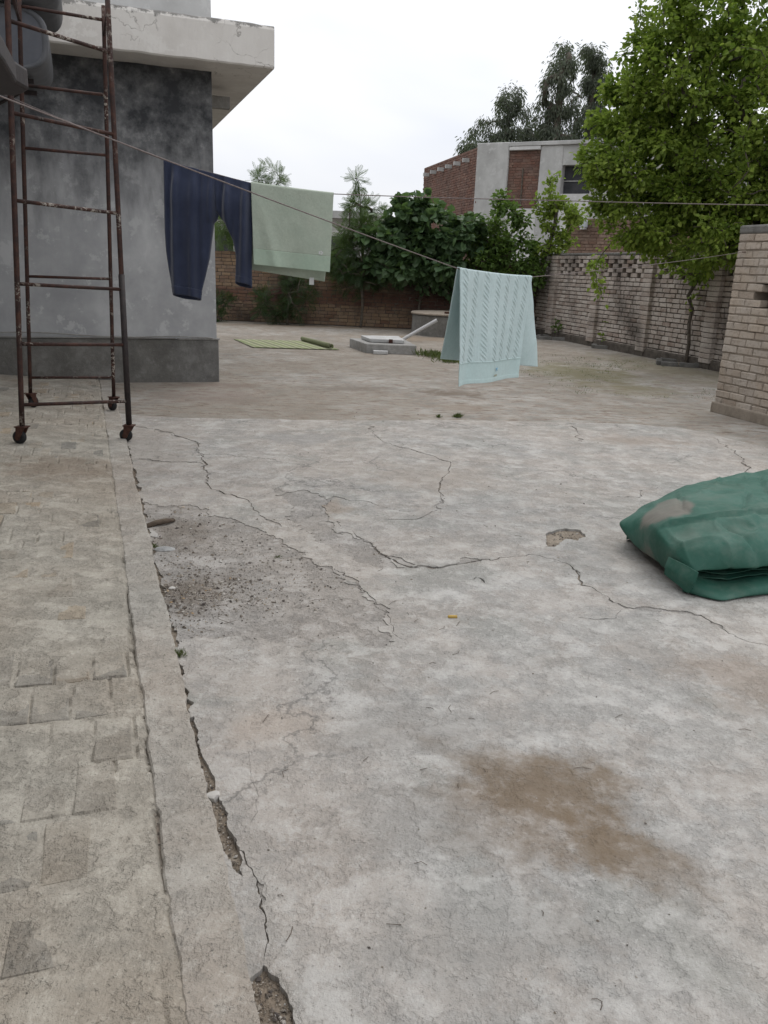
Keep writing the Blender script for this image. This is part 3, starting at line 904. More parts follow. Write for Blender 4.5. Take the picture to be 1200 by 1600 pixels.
# roof slab with worn arris
xs = np.linspace(-1.3, 2.07, 90)
roof = G()
prof = [(16.6, 3.42), (9.715, 3.42), (9.70, 3.435), (9.70, 3.6), (9.70, 3.79), (9.712, 3.826), (9.74, 3.84), (16.6, 3.84)]
R_ = []
for y, z in prof:
    yy = y + (0.006 * vnoise(xs, xs * 0 + z * 7, 5, 71, 4) if y < 10 else 0)
    zz = z + (0.012 * np.minimum(0, vnoise(xs, xs * 0 + 2, 4, 77, 4)) if z > 3.8 else (0.006 * vnoise(xs, xs * 0 + 5, 6, 78, 4) if z < 3.44 and y < 10 else 0))
    R_.append(np.column_stack((xs * C20 - yy * S20, xs * S20 + yy * C20, np.broadcast_to(zz, xs.shape))))
R_ = np.stack(R_, 0)
roof.grid(R_)
n_ = len(prof)
roof.add(R_[:, -1], [tuple(range(n_))])
roof.add(R_[:, 0], [tuple(range(n_ - 1, -1, -1))])
roof_o = roof.build('roof_slab', M_FASCIA, house)
hbox(G(), -1.3, 1.46, 10.1, 15.8, 3.84, 6.6).build('upper_wall', M_OFFWHITE, house)
# rusty spout under the slab by the corner
sp_ = G()
sp_.box(W2(1.62, 11.0, 3.25), (0.34, 0.11, 0.13), R20)
sp_.build('drain_spout', M_CEMENT, house)
# broken concrete sunshade on the side wall
ss = G()
pts = [(-1.0, 3.6), (-0.30, 3.6), (-0.26, 4.2), (-0.245, 4.63), (-0.20, 4.78), (-0.235, 4.9), (-0.27, 4.98), (-0.4, 5.0), (-1.0, 5.02)]
pp = [W2(*p)[:2] for p in pts]
ss.prism(pp, 2.17, 2.27)
mod_bevel(ss.build('sunshade', M_DARKTUBE, house), 0.015, 2)
# thin pipe along the plinth
pz = G()
t_ = np.linspace(0, 1, 30)
pz.tube([W2(-0.98 + 2.4 * t, 10.15, 0.56 - 0.045 * t + 0.012 * math.sin(t * 9)) for t in t_], 0.008, 6)
pz.build('pipe', M_CEMENT, house)

# two rounded sheet-metal drums on a bracket of the side wall
def rounded_drum(cx, cy0, cy1, cz, hw, hh, rad, label):
    t = thing('metal_drum', label, 'drum', W2(cx, cy0, cz - hh), R20, 'rounded drums under the eaves')
    th = np.linspace(0, 2 * math.pi, 40, endpoint=False)
    sq = 3.2
    cxx = np.sign(np.cos(th)) * np.abs(np.cos(th)) ** (2 / sq) * hw
    czz = np.sign(np.sin(th)) * np.abs(np.sin(th)) ** (2 / sq) * hh
    rings = []
    for y, k in ((cy0, 0.86), (cy0 - 0.012, 0.90), (cy0 - 0.012, 0.97), (cy0 + 0.015, 1.0), (cy1 - 0.02, 1.0), (cy1, 0.95)):
        X, Z = cx + cxx * k, cz + czz * k
        Y = np.full(40, y)
        rings.append(np.column_stack((X * C20 - Y * S20, X * S20 + Y * C20, Z)))
    R = np.stack([np.vstack((r, r[:1])) for r in rings], 0)
    G().grid(R).build('shell', M_DRUM, t, smooth=True)
    e = G()
    e.add(rings[0], [tuple(range(40))])
    e.build('end_plate', M_DRUM_END, t)
    e = G()
    e.add(rings[-1], [tuple(range(39, -1, -1))])
    e.build('end_plate', M_DRUM, t)
    return t


rounded_drum(-0.52, 7.85, 8.9, 3.04, 0.365, 0.235, 0.1, 'lower grey rounded drum at top left beneath another drum')
rounded_drum(-0.44, 7.75, 8.9, 3.53, 0.40, 0.25, 0.1, 'upper bluish rounded drum at the top left corner of the picture')
br_ = thing('iron_bracket', 'dark iron bracket on the side wall carrying the rounded drums', 'bracket', W2(-1.0, 8.4, 2.6), R20)
q_ = G()
for yy in (8.15, 8.7):
    hbox(G(), -1.0, -0.3, yy - 0.02, yy + 0.02, 2.765, 2.803).build('arm', M_DARKTUBE, br_)
q_ = G()
q_.tube([W2(-1.0, 8.15, 2.45), W2(-0.45, 8.15, 2.77)], 0.015, 6)
q_.build('strut', M_DARKTUBE, br_)
q_ = G()
q_.tube([W2(-1.0, 8.7, 2.45), W2(-0.45, 8.7, 2.77)], 0.015, 6)
q_.build('strut', M_DARKTUBE, br_)

# ------------------------------------------------------------------ rolling ladder
ladder = thing('rolling_ladder', 'rusty tubular rolling scaffold ladder with four caster wheels beside the kerb', 'ladder', W2(-0.15, 7.4, 0.0), R20)
FEET = {'fl': (-0.50, 6.45, float(z_apron(-0.5, 6.45))), 'fr': (0.265, 6.72, 0.0), 'rl': (-0.53, 8.07, float(z_apron(-0.53, 8.07))), 'rr': (0.19, 8.04, float(z_kerb(8.0)))}
TOPS = {'fl': (-0.345, 6.50, 3.3), 'fr': (0.275, 6.95, 3.3), 'rl': (-0.335, 7.56, 3.3), 'rr': (0.27, 7.66, 3.3)}


def leg_at(k, z):
    a, b = np.array(FEET[k]), np.array(TOPS[k])
    t = (z - a[2]) / (b[2] - a[2])
    return a + (b - a) * t


for k in FEET:
    z0 = FEET[k][2]
    P = [W2(*leg_at(k, z)) for z in np.linspace(z0 + 0.125, 3.3, 14)]
    G().tube(P, 0.019 if k[0] == 'f' else 0.017, 12).build('leg', M_RUST, ladder, smooth=True)
    # caster: plate, fork, wheel
    f = np.array(W2(*FEET[k]))
    d = np.array((math.cos(R20 + {'fl': 2.6, 'fr': 2.8, 'rl': 0.9, 'rr': 2.2}[k]), math.sin(R20 + {'fl': 2.6, 'fr': 2.8, 'rl': 0.9, 'rr': 2.2}[k]), 0))
    n = np.array((-d[1], d[0], 0))
    top = np.array(W2(*leg_at(k, z0 + 0.125)))
    c = top + d * 0.028
    ctr = np.array((c[0], c[1], z0 + 0.05))
    cs = G()
    ang = math.atan2(d[1], d[0])
    cs.box(top + np.array((0, 0, 0.004)), (0.085, 0.075, 0.008), ang)
    for s in (-1, 1):
        a0 = top + n * 0.026 * s + np.array((0, 0, 0.0))
        a1 = ctr + n * 0.026 * s
        u = d * 0.036
        lo = d * 0.014
        V = []
        for off in (-0.003, 0.003):
            V += [a0 - u + n * off, a0 + u + n * off, a1 + lo + n * off - np.array((0, 0, 0.012)), a1 - lo + n * off - np.array((0, 0, 0.012))]
        cs.add(V, [(0, 1, 2, 3), (7, 6, 5, 4), (0, 4, 5, 1), (1, 5, 6, 2), (2, 6, 7, 3), (3, 7, 4, 0)])
    fork = cs.build('caster_fork', M_CASTER, ladder)
    wv = G()
    prof_w = [(-0.021, 0.02), (-0.021, 0.036), (-0.016, 0.047), (-0.008, 0.05), (0.008, 0.05), (0.016, 0.047), (0.021, 0.036), (0.021, 0.02)]
    th = np.linspace(0, 2 * math.pi, 25)
    R = np.stack([ctr + n * a + r * (np.cos(th)[:, None] * d + np.sin(th)[:, None] * np.array((0, 0, 1))) for a, r in prof_w], 0)
    wheel = wv.grid(R).build('wheel', M_RUBBER, fork, smooth=True)
    hub = G()
    hub.tube([ctr - n * 0.03, ctr + n * 0.03], 0.021, 12)
    hub.build('hub', M_CASTER, fork)

for z in (0.33, 0.765, 1.18, 1.73, 2.28, 2.83):
    G().tube([W2(*leg_at('fl', z + 0.02)), W2(*leg_at('fr', z - 0.01))], 0.0135, 10).build('rung', M_RUST, ladder, smooth=True)
for z in (0.34, 1.22, 2.22, 2.67, 3.2):
    G().tube([W2(*leg_at('rl', z)), W2(*leg_at('rr', z))], 0.0125, 10).build('rung', M_RUST, ladder, smooth=True)
for a, b in (('fl', 'rl'), ('fr', 'rr')):
    G().tube([W2(*leg_at(a, 3.1)), W2(*leg_at(b, 3.1))], 0.0125, 10).build('side_rail', M_RUST, ladder, smooth=True)
G().tube([W2(*leg_at('fr', z)) for z in (0.14, 0.7, 1.28)], 0.0235, 12).build('leg_sleeve', M_DARKTUBE, ladder, smooth=True)

# ------------------------------------------------------------------ brick walls
def wall_bricks(parent, p0, p1, z0, ncourse, brick_mats, normal, max_parts, joint=0.011, course=0.0835, L=0.233, depth=0.11, proud=0.008, skip=None, gap=None, order_from=None, seed=1, bond='mixed', name='brick', zf=None):
    """lays bricks along p0->p1; the face lies 'proud' in front of the line. Nearest ones are objects, the rest one mesh"""
    r = np.random.default_rng(seed)
    p0, p1 = np.array(p0, float), np.array(p1, float)
    Ln = np.hypot(*(p1 - p0))
    d = (p1 - p0) / Ln
    nr = np.array(normal, float)
    nr /= np.hypot(*nr)
    ang = math.atan2(d[1], d[0])
    H_ = course - joint + 0.001
    meshes = {}
    for key, l in (('s', L - joint), ('h', L / 2 - joint), ('q', L * 0.75 - joint)):
        meshes[key] = [brick_mesh(name, l, depth, H_, 0.0065, seed * 31 + i + ord(key), brick_mats) for i in range(4)]
    meshes['l'] = [brick_mesh(name, L * 0.98, 0.19, H_ + 0.008, 0.0065, seed * 37 + i, brick_mats) for i in range(4)]
    tm = {k: [template(m) for m in v] for k, v in meshes.items()}
    items = []
    for c in range(ncourse):
        s = r.uniform(-0.12, 0.0) if bond == 'mixed' else (-L / 2 if c % 2 else 0.0)
        if gap and gap[0] <= c < gap[1]:
            s = -L * 0.77 * (c % 2)
            while s < Ln:
                a, b = s, s + L * 0.92
                if b > 0.02 and a < Ln - 0.02 and not (skip and skip((max(a, 0) + min(b, Ln)) / 2, c)):
                    items.append((c, (a + b) / 2, 'l', True))
                s += L * 1.54
            continue
        while s < Ln - 0.05:
            k = r.choice(['s', 's', 's', 'h', 'q']) if bond == 'mixed' else 's'
            l = {'s': L, 'h': L / 2, 'q': L * .75}[k]
            if bond != 'mixed' and s < 0:
                s, k, l = 0.0, 'h', L / 2
            if s < -l * 0.5:
                s += l
                continue
            if s + l > Ln + 0.06:
                k, l = ('h', L / 2) if Ln - s < L * 0.7 else ('q', L * .75)
            if not (skip and skip(s + l / 2, c)):
                items.append((c, s + l / 2, k, False))
            s += l
    if order_from is not None:
        of = np.array(order_from)
        items.sort(key=lambda q: np.hypot(*(p0 + d * q[1] - of)))
    rest = G()
    made = 0
    for (c, s, k, lat) in items:
        off = proud - (0.19 if lat else depth) / 2 + r.normal(0, 0.003)
        xy = p0 + d * s + nr * off
        z = z0 + (c + 0.5) * course + r.normal(0, 0.0015) + (zf(s) * (c + 1) / ncourse if zf else 0)
        a = ang + r.normal(0, 0.012)
        tilt = r.normal(0, 0.008)
        i = int(r.integers(4))
        if made < max_parts:
            b = bpy.data.objects.new(name, meshes[k][i])
            COL.objects.link(b)
            b.parent = parent
            q = to_local(parent, [(xy[0], xy[1], z)])[0]
            b.location = q
            b.rotation_euler = (0, tilt, a - parent['_l'][3])
            made += 1
        else:
            Vt, Ft = tm[k][i]
            ca, sa = math.cos(a), math.sin(a)
            rest.add(np.column_stack((Vt[:, 0] * ca - Vt[:, 1] * sa + xy[0], Vt[:, 0] * sa + Vt[:, 1] * ca + xy[1], Vt[:, 2] + z + Vt[:, 0] * tilt)), Ft)
    if rest.n:
        rest.build('brickwork', brick_mats, parent, kind='stuff')


def slab_along(gq, p0, p1, normal, front, back, z0, z1):
    """box along p0->p1 from 'front' to 'back' measured along the normal"""
    p0, p1 = np.array(p0, float), np.array(p1, float)
    nr = np.array(normal, float)
    nr /= np.hypot(*nr)
    a, b, c, d_ = p0 + nr * front, p1 + nr * front, p1 + nr * back, p0 + nr * back
    poly = [a, b, c, d_]
    ar = sum(poly[i][0] * poly[(i + 1) % 4][1] - poly[(i + 1) % 4][0] * poly[i][1] for i in range(4))
    if ar < 0:
        poly = poly[::-1]
    gq.prism([tuple(q) for q in poly], z0, z1)
    return gq


# --- near brick wall stub on the right
NW0, NWD = np.array((3.68, 9.26)), np.array((0.309, -0.951))
NW1 = NW0 + NWD * 2.6
NWN = (-0.951, -0.309)
nw = thing('brick_wall_stub', 'pale brick wall end with a square opening at the right edge', 'brick wall', (NW0[0], NW0[1], 0))


def niche(s, c):
    return 0.35 < s < 0.80 and 14 <= c < 17


g_ = G()
slab_along(g_, NW0 + NWD * 0.01, NW0 + NWD * 0.35, NWN, 0.0, -0.34, 0.0, 1.95)
slab_along(g_, NW0 + NWD * 0.79, NW1, NWN, 0.0, -0.34, 0.0, 1.95)
slab_along(g_, NW0 + NWD * 0.35, NW0 + NWD * 0.79, NWN, 0.0, -0.34, 0.0, 14 * 0.0825)
slab_along(g_, NW0 + NWD * 0.35, NW0 + NWD * 0.79, NWN, 0.0, -0.34, 17 * 0.0825, 1.95)
g_.build('mortar_core', M_MORTAR_L, nw)
slab_along(G(), NW0 + NWD * 0.35, NW0 + NWD * 0.79, NWN, -0.25, -0.33, 14 * 0.0825, 17 * 0.0825).build('opening_back', M_RED_IN, nw)
wall_bricks(nw, NW0, NW1, 0.0, 23, M_BRICK_NEAR, NWN, 290, course=0.0825, skip=niche, order_from=(0, 0), seed=3, proud=0.011, bond='run')
g_ = G()
slab_along(g_, NW0 - NWD * 0.012, NW1, NWN, 0.014, -0.35, 23 * 0.0825, 1.985)
cap_ = g_.build('mortar_cap', M_DARKCEM, nw)
mod_bevel(cap_, 0.02, 2)
g_ = G()
slab_along(g_, NW0 - NWD * 0.02, NW1, NWN, 0.035, 0.0, -0.02, 0.11)
mod_bevel(g_.build('footing', M_MORTAR_L, nw), 0.025, 2)

# --- long right boundary wall
RA, RB = np.array((3.52, 20.59)), np.array((7.1, 7.6))
RD = (RB - RA) / np.hypot(*(RB - RA))
RN = np.array((RD[1], -RD[0]))
RLEN = 8.9
RB = RA + RD * RLEN
rw = thing('boundary_wall', 'whitewashed brick boundary wall with honeycomb openwork top on the right', 'brick wall', (RA[0], RA[1], 0))
g_ = G()
slab_along(g_, RA, RB, RN, 0.0, -0.16, 0.0, 16.95 * 0.0835)
slab_along(g_, RA, RB, RN, -0.02, -0.13, 21.05 * 0.0835, 22.0 * 0.0835)
slab_along(g_, RA, RB, RN, -0.205, -0.25, 0.0, 22.0 * 0.0835)  # added backing strip behind the openwork, there to darken its holes
g_.build('mortar_core', M_MORTAR, rw)  # mortar core, joined with the added backing strip
wall_bricks(rw, RA, RB, 0.0, 22, M_BRICK_RW, RN, 280, joint=0.017, order_from=(5.0, 14.0), gap=(17, 21), seed=5, proud=0.018)
g_ = G()
slab_along(g_, RA, RB, RN, 0.02, -0.17, 22 * 0.0835, 22 * 0.0835 + 0.05)
mod_bevel(g_.build('coping', M_DARKCEM, rw), 0.015, 2)
g_ = G()
slab_along(g_, RA, RB, RN, 0.06, 0.0, -0.05, 0.15)
mod_bevel(g_.build('wall_base', M_MORTAR, rw), 0.03, 2)
pil_bricks = [brick_mesh('brick', 0.285, 0.11, 0.074, 0.008, 900 + i, M_BRICK_RW) for i in range(4)]
for s in (0.9, 2.9, 4.85, 6.85, 8.7):
    pr = RA + RD * s
    t = G()
    slab_along(t, pr - RD * 0.125, pr + RD * 0.125, RN, 0.075, 0.012, 0.0, 22 * 0.0835)
    pil_o = t.build('pilaster', M_MORTAR, rw)
    r = np.random.default_rng(int(s * 10))
    a = math.atan2(RD[1], RD[0])
    for c in range(1, 22):
        xy = pr + RN * (0.040 + r.normal(0, 0.003)) + RD * r.normal(0, 0.004)
        b = bpy.data.objects.new('brick', pil_bricks[int(r.integers(4))])
        COL.objects.link(b)
        b.parent = pil_o
        b.location = to_local(rw, [(xy[0], xy[1], (c + .5) * 0.0835)])[0]
        b.rotation_euler = (0, r.normal(0, .01), a + r.normal(0, .012))

# --- back wall
BA, BB = np.array((-7.5, 21.30)), np.array((3.54, 20.62))
BN = (-0.06, -1.0)
bw = thing('back_wall', 'old dark yellow brick wall closing the far side of the yard', 'brick wall', (BA[0], BA[1], 0))


def back_h(s):
    return 0.10 * (s < 4.3)


g_ = G()
slab_along(g_, BA, BB, BN, 0.0, -0.2, 0.0, 1.64)
g_.build('mortar_core', M_MORTAR, bw)
wall_bricks(bw, BA, BB, 0.0, 20, M_BRICK_BACK, BN, 280, order_from=(-2.4, 20.9), seed=8, proud=0.010,
            skip=lambda s, c: c == 19 and (math.sin(s * 3.1) + math.sin(s * 7.7) > 0.6))
# ------------------------------------------------------------------ far buildings
far = thing('unfinished_house', 'unfinished red brick upper storey with raw concrete columns beyond the wall', 'house', (2.69, 30.0, 0))
FC, FL_, FR = np.array((2.69, 30.0)), np.array((1.1, 36.6)), np.array((11.2, 25.4))
fd = (FR - FC) / np.hypot(*(FR - FC))
fn = np.array((fd[1], -fd[0]))
ld = (FL_ - FC) / np.hypot(*(FL_ - FC))
ln_ = np.array((-ld[1], ld[0]))
t = G()
slab_along(t, FC + ld * 0.05, FL_, ln_, -0.01, -0.23, 0.0, 5.45)
t.build('side_wall', M_MORTAR_R, far)
wall_bricks(far, FC + ld * 0.02, FL_, 1.7, 44, M_BRICK_RED, ln_, 170, order_from=(2.7, 30.0), course=0.085, seed=12, proud=0.012, name='brick')
for k in range(6):
    c = FC + ld * (0.9 + k * 1.02) + ln_ * 0.11
    G().box((c[0], c[1], 5.12), (0.26, 0.12, 0.13), math.atan2(ln_[1], ln_[0])).build('joist_end', M_COLUMN, far)


def face_part(name, s0, s1, z0, z1, front, back, m, bev=0.0):
    q = G()
    slab_along(q, FC + fd * s0, FC + fd * s1, fn, front, back, z0, z1)
    ob = q.build(name, m, far)
    if bev:
        mod_bevel(ob, bev, 1)
    return ob


face_part('corner_column', -0.02, 1.12, 0.0, 5.56, 0.05, -0.4, M_COLUMN, 0.02)
face_part('column', 2.22, 2.98, 0.0, 5.42, 0.05, -0.4, M_COLUMN, 0.02)
face_part('column', 3.95, 9.6, 0.0, 5.42, 0.03, -0.4, M_COLUMN, 0.02)
face_part('panel_backing', 1.12, 2.22, 3.5, 5.3, -0.05, -0.25, M_MORTAR_R)
wall_bricks(far, FC + fd * 1.13, FC + fd * 2.22, 3.5, 21, M_BRICK_RED, fn, 120, course=0.085, seed=14, proud=-0.035, name='brick')
face_part('lower_wall', 1.12, 2.22, 0.0, 3.5, 0.0, -0.25, M_OFFWHITE)
face_part('window_sill', 2.98, 3.95, 0.0, 3.95, 0.0, -0.25, M_OFFWHITE)
face_part('lintel', 2.98, 3.95, 4.82, 5.415, 0.02, -0.3, M_COLUMN)
w_ = face_part('window', 2.98, 3.95, 3.95, 4.82, -0.30, -0.34, M_WINDARK)
for zz in (4.35,):
    q = G()
    slab_along(q, FC + fd * 2.98, FC + fd * 3.95, fn, -0.26, -0.29, zz, zz + 0.025)
    q.build('window_bar', M_COLUMN, w_)
face_part('roof_edge', 1.15, 9.6, 5.42, 5.54, 0.12, -3.0, M_COLUMN, 0.01)
face_part('roof_edge', 1.15, 2.22, 5.30, 5.415, 0.10, -0.4, M_OFFWHITE, 0.01)
q = G()
pr = FC + fd * 1.62
slab_along(q, pr, pr + fd * 0.04, fn, -0.005, -0.05, 3.55, 4.75)
q.build('batten', M_BARK, far)

rb = thing('red_brick_building', 'weathered red brick building side rising above the honeycomb wall', 'building', (4.7, 24.2, 0))
RB0, RB1 = np.array((4.78, 24.1)), np.array((8.6, 21.2))
rdir = (RB1 - RB0) / np.hypot(*(RB1 - RB0))
rn = (rdir[1], -rdir[0])
t = G()
slab_along(t, RB0, RB1, rn, 0.0, -0.3, 0.0, 2.9)
t.build('mortar_core', M_MORTAR_R, rb)
wall_bricks(rb, RB0, RB1, 1.0, 23, M_BRICK_PINK, rn, 260, order_from=(4.9, 23.5), seed=17, proud=0.015, skip=lambda s, c: c == 22 and math.sin(s * 9) > 0.3)
lt = thing('wall_lamp', 'small grey box lamp on the red brick building side', 'lamp', (5.2, 23.7, 2.6))
c_ = RB0 + rdir * 0.52 + np.array(rn) * 0.12
mod_bevel(G().box((c_[0], c_[1], 2.78), (0.2, 0.16, 0.2), math.atan2(rdir[1], rdir[0]), 0.85).build('housing', M_LAMP, lt), 0.02, 2)
G().box((c_[0], c_[1] , 2.66), (0.14, 0.12, 0.05), math.atan2(rdir[1], rdir[0])).build('lens', M_SLABWHITE, lt)
G().tube([(c_[0] - rn[0] * 0.15, c_[1] - rn[1] * 0.15, 2.86), (c_[0], c_[1], 2.88)], 0.02, 6).build('bracket', M_DARKTUBE, lt)

wb = thing('pale_building', 'pale flat roofed building partly hidden behind the green towel', 'building', (-4, 28, 0))
G().box((-4.2, 30.0, 1.45), (7.0, 4.0, 2.9), 0.05).build('wall', M_OFFWHITE, wb)
G().box((-4.2, 29.9, 3.0), (7.5, 4.6, 0.22), 0.05).build('roof_slab', M_COLUMN, wb)
for x in (-5.6, -3.2, -1.9):
    w_ = G().box((x, 28.01 + 0.05 * (x + 4.2), 1.9), (0.7, 0.06, 0.9), 0.05).build('window', M_WINDARK, wb)
    G().box((x, 27.95 + 0.05 * (x + 4.2), 1.42), (0.85, 0.14, 0.06), 0.05).build('sill', M_COLUMN, w_)

# ------------------------------------------------------------------ trees and plants
def leaf_tpl(w=0.55, fold=0.12):
    V = np.array([(0, 0, 0), (-w * 0.42, 0.28, fold), (-w * 0.36, 0.66, fold * 0.8), (0, 1, -0.06), (w * 0.36, 0.66, fold * 0.8), (w * 0.42, 0.28, fold)])
    return V, np.array([(0, 3, 2, 1), (0, 5, 4, 3)])


def scatter(gq, tpl, P, D, N, S):
    """place template leaves: y along D, z along N, size S"""
    V, F = tpl
    D = D / (np.linalg.norm(D, axis=1)[:, None] + 1e-9)
    N = N - D * np.sum(N * D, 1)[:, None]
    N /= np.linalg.norm(N, axis=1)[:, None] + 1e-9
    X = np.cross(D, N)
    S = np.broadcast_to(S, (len(P),))
    W = P[:, None, :] + S[:, None, None] * (V[None, :, 0:1] * X[:, None, :] + V[None, :, 1:2] * D[:, None, :] + V[None, :, 2:3] * N[:, None, :])
    n = len(V)
    FF = (F[None] + (np.arange(len(P)) * n)[:, None, None]).reshape(-1, F.shape[1])
    gq.add(W.reshape(-1, 3), FF)


def grow(trunk, targets, r_tip, r, k=0.5, droop=0.0):
    """branches reach from the trunk to every target; radii by the number of tips carried"""
    nodes = [np.array(p, float) for p in trunk]
    par = [-1] + list(range(len(trunk) - 1))
    first = max(1, len(trunk) // 3)
    targets = np.array(targets)
    order = np.argsort(np.linalg.norm(targets - nodes[-1], axis=1))
    tips = []
    for ti in order:
        t = targets[ti]
        A = np.array(nodes[first:])
        dist = np.linalg.norm(A - t, axis=1) + 0.35 * np.maximum(0, A[:, 2] - t[2])
        j = int(np.argmin(dist)) + first
        p = nodes[j]
        L = np.linalg.norm(t - p)
        n = max(2, int(L / 0.22))
        side = r.normal(0, 0.06 * L, 3)
        last = j
        for q in range(1, n + 1):
            u = q / n
            pt = p + (t - p) * u + side * math.sin(u * math.pi) + np.array((0, 0, 0.12 * L * math.sin(u * math.pi) - droop * L * u * u))
            nodes.append(pt)
            par.append(last)
            last = len(nodes) - 1
        tips.append(last)
    cnt = np.zeros(len(nodes))
    for t in tips:
        q = t
        while q >= 0:
            cnt[q] += 1
            q = par[q]
    rad = r_tip * np.maximum(cnt, 1) ** k
    return nodes, par, rad, tips


def skeleton(nodes, par, rad, gq, seg=5, rmin=0.0):
    ch = {}
    for i, p in enumerate(par):
        if p >= 0:
            ch.setdefault(p, []).append(i)
    starts = [(None, 0)]
    while starts:
        prev, i = starts.pop()
        path = ([prev] if prev is not None else []) + [i]
        while i in ch:
            kids = sorted(ch[i], key=lambda q: -rad[q])
            for q in kids[1:]:
                starts.append((i, q))
            i = kids[0]
            path.append(i)
        if len(path) > 1 and rad[path[-1]] >= rmin:
            R = [rad[q] for q in path]
            if prev is not None:
                R[0] = R[1]
            gq.tube([nodes[q] for q in path], R, seg, caps=False)


def leaves_on(nodes, par, tips, per, spread, size, r, up=0.6, hang=0.2, back=3):
    P, D = [], []
    for t in tips:
        seq = [t]
        q = t
        for _ in range(back):
            if par[q] >= 0:
                q = par[q]
                seq.append(q)
        pts = np.array([nodes[s] for s in seq])
        n = max(3, int(per * r.uniform(0.6, 1.3)))
        u = r.uniform(0, len(seq) - 1.001, n) ** 1.0
        i = u.astype(int)
        base = pts[i] + (pts[np.minimum(i + 1, len(seq) - 1)] - pts[i]) * (u - i)[:, None]
        axis = pts[0] - pts[-1]
        axis = axis / (np.linalg.norm(axis) + 1e-9)
        off = r.normal(0, 1, (n, 3))
        off /= np.linalg.norm(off, axis=1)[:, None]
        P.append(base + off * spread * r.uniform(0.15, 1, n)[:, None])
        D.append(off * 0.8 + axis * 0.5 + np.array((0, 0, -hang)))
    P, D = np.concatenate(P), np.concatenate(D)
    N = r.normal(0, 0.5, P.shape) + np.array((0, 0, up))
    S = r.uniform(size * 0.6, size * 1.15, len(P))
    return P, D, N, S


def lumps(r, cs, n):
    """random points in a union of ellipsoids (centre, radii), biased to the shell"""
    out = []
    wts = np.array([c[1][0] * c[1][1] * c[1][2] for c in cs]) ** 0.75
    wts /= wts.sum()
    for c in r.choice(len(cs), n, p=wts):
        v = r.normal(0, 1, 3)
        v /= np.linalg.norm(v)
        out.append(np.array(cs[c][0]) + np.array(cs[c][1]) * v * r.uniform(0.35, 1.0) ** 0.5)
    return np.array(out)


def tree(name, label, base, trunk, cs, n, per, spread, size, lm, tpl, seed, r_tip=0.006, k=0.48, hang=0.2, up=0.6, group=None, cat='tree', droop=0.0, extra=None, twig_min=0.0):
    r = np.random.default_rng(seed)
    t = thing(name, label, cat, base, 0.0, group)
    tg = lumps(r, cs, n)
    if extra is not None:
        tg = np.vstack((tg, np.array(extra)))
    nodes, par, rad, tips = grow(trunk, tg, r_tip, r, k, droop)
    sk = G()
    skeleton(nodes, par, rad, sk, 6, twig_min)
    sk.build('trunk', M_BARK, t, smooth=True)
    cg = G()
    P, D, N, S = leaves_on(nodes, par, tips, per, spread, size, r, up, hang)
    scatter(cg, tpl, P, D, N, S)
    cg.build('crown', lm, t, kind='stuff')
    return t


OVAL = leaf_tpl(0.85, 0.10)
NARROW = leaf_tpl(0.28, 0.05)
BROAD = leaf_tpl(1.15, 0.12)

# big mulberry behind the right-hand wall, its crown hanging over into the yard
tree('mulberry_tree', 'large bright green leafy tree overhanging the right boundary wall', (6.1, 13.6, 0),
     [(6.1, 13.6, 0), (6.05, 13.6, 0.8), (5.9, 13.55, 1.5), (5.7, 13.5, 2.1), (5.5, 13.4, 2.7)],
     [((5.2, 13.2, 3.6), (1.75, 1.6, 1.5)), ((3.75, 13.3, 3.0), (0.95, 0.9, 0.75)), ((4.2, 13.4, 4.2), (1.1, 1.1, 0.75)), ((4.9, 12.8, 2.2), (1.3, 1.0, 0.6)), ((4.0, 13.4, 2.2), (0.75, 0.8, 0.45)),
      ((5.3, 13.0, 5.0), (1.4, 1.3, 0.75)), ((6.4, 12.6, 3.6), (1.5, 1.5, 1.9)), ((4.3, 13.2, 5.0), (0.6, 0.6, 0.5)), ((3.35, 13.4, 3.2), (0.6, 0.7, 0.5)), ((3.55, 13.4, 4.2), (0.45, 0.6, 0.5)), ((4.6, 13.2, 3.0), (1.0, 0.9, 0.8)), ((3.9, 13.3, 4.75), (0.55, 0.6, 0.5)), ((5.6, 12.9, 2.3), (1.0, 0.9, 0.6)), ((3.1, 13.4, 3.25), (0.42, 0.6, 0.5)), ((3.3, 13.4, 3.9), (0.42, 0.6, 0.5)), ((4.6, 13.4, 1.95), (1.1, 0.7, 0.35)), ((3.6, 13.4, 2.5), (0.6, 0.7, 0.45)), ((3.6, 13.3, 4.9), (0.4, 0.5, 0.5))],
     1550, 44, 0.17, 0.082, M_LEAF_MULB, OVAL, 21, 0.0045, 0.44, 0.35, 0.7,
     extra=[(3.45, 13.5, 5.05), (3.6, 13.4, 5.5), (3.9, 13.3, 5.7), (4.2, 13.3, 5.9), (4.6, 13.0, 6.0), (5.0, 13.0, 6.2), (5.6, 12.8, 6.2), (3.2, 13.6, 4.2), (3.05, 13.5, 3.6), (2.85, 13.5, 3.05), (2.95, 13.6, 2.75),
            (3.5, 14.6, 1.75), (3.45, 14.7, 1.5), (3.5, 14.7, 1.3), (3.6, 14.6, 1.05), (4.3, 13.6, 1.6), (4.6, 13.6, 1.45), (4.9, 13.4, 1.5), (3.7, 13.3, 5.9), (4.05, 13.2, 6.15), (3.3, 13.4, 4.75), (3.15, 13.5, 4.5), (3.4, 13.4, 5.3), (3.75, 13.3, 5.3), (2.9, 13.6, 3.4), (3.0, 13.6, 2.45), (3.2, 13.6, 2.2)])

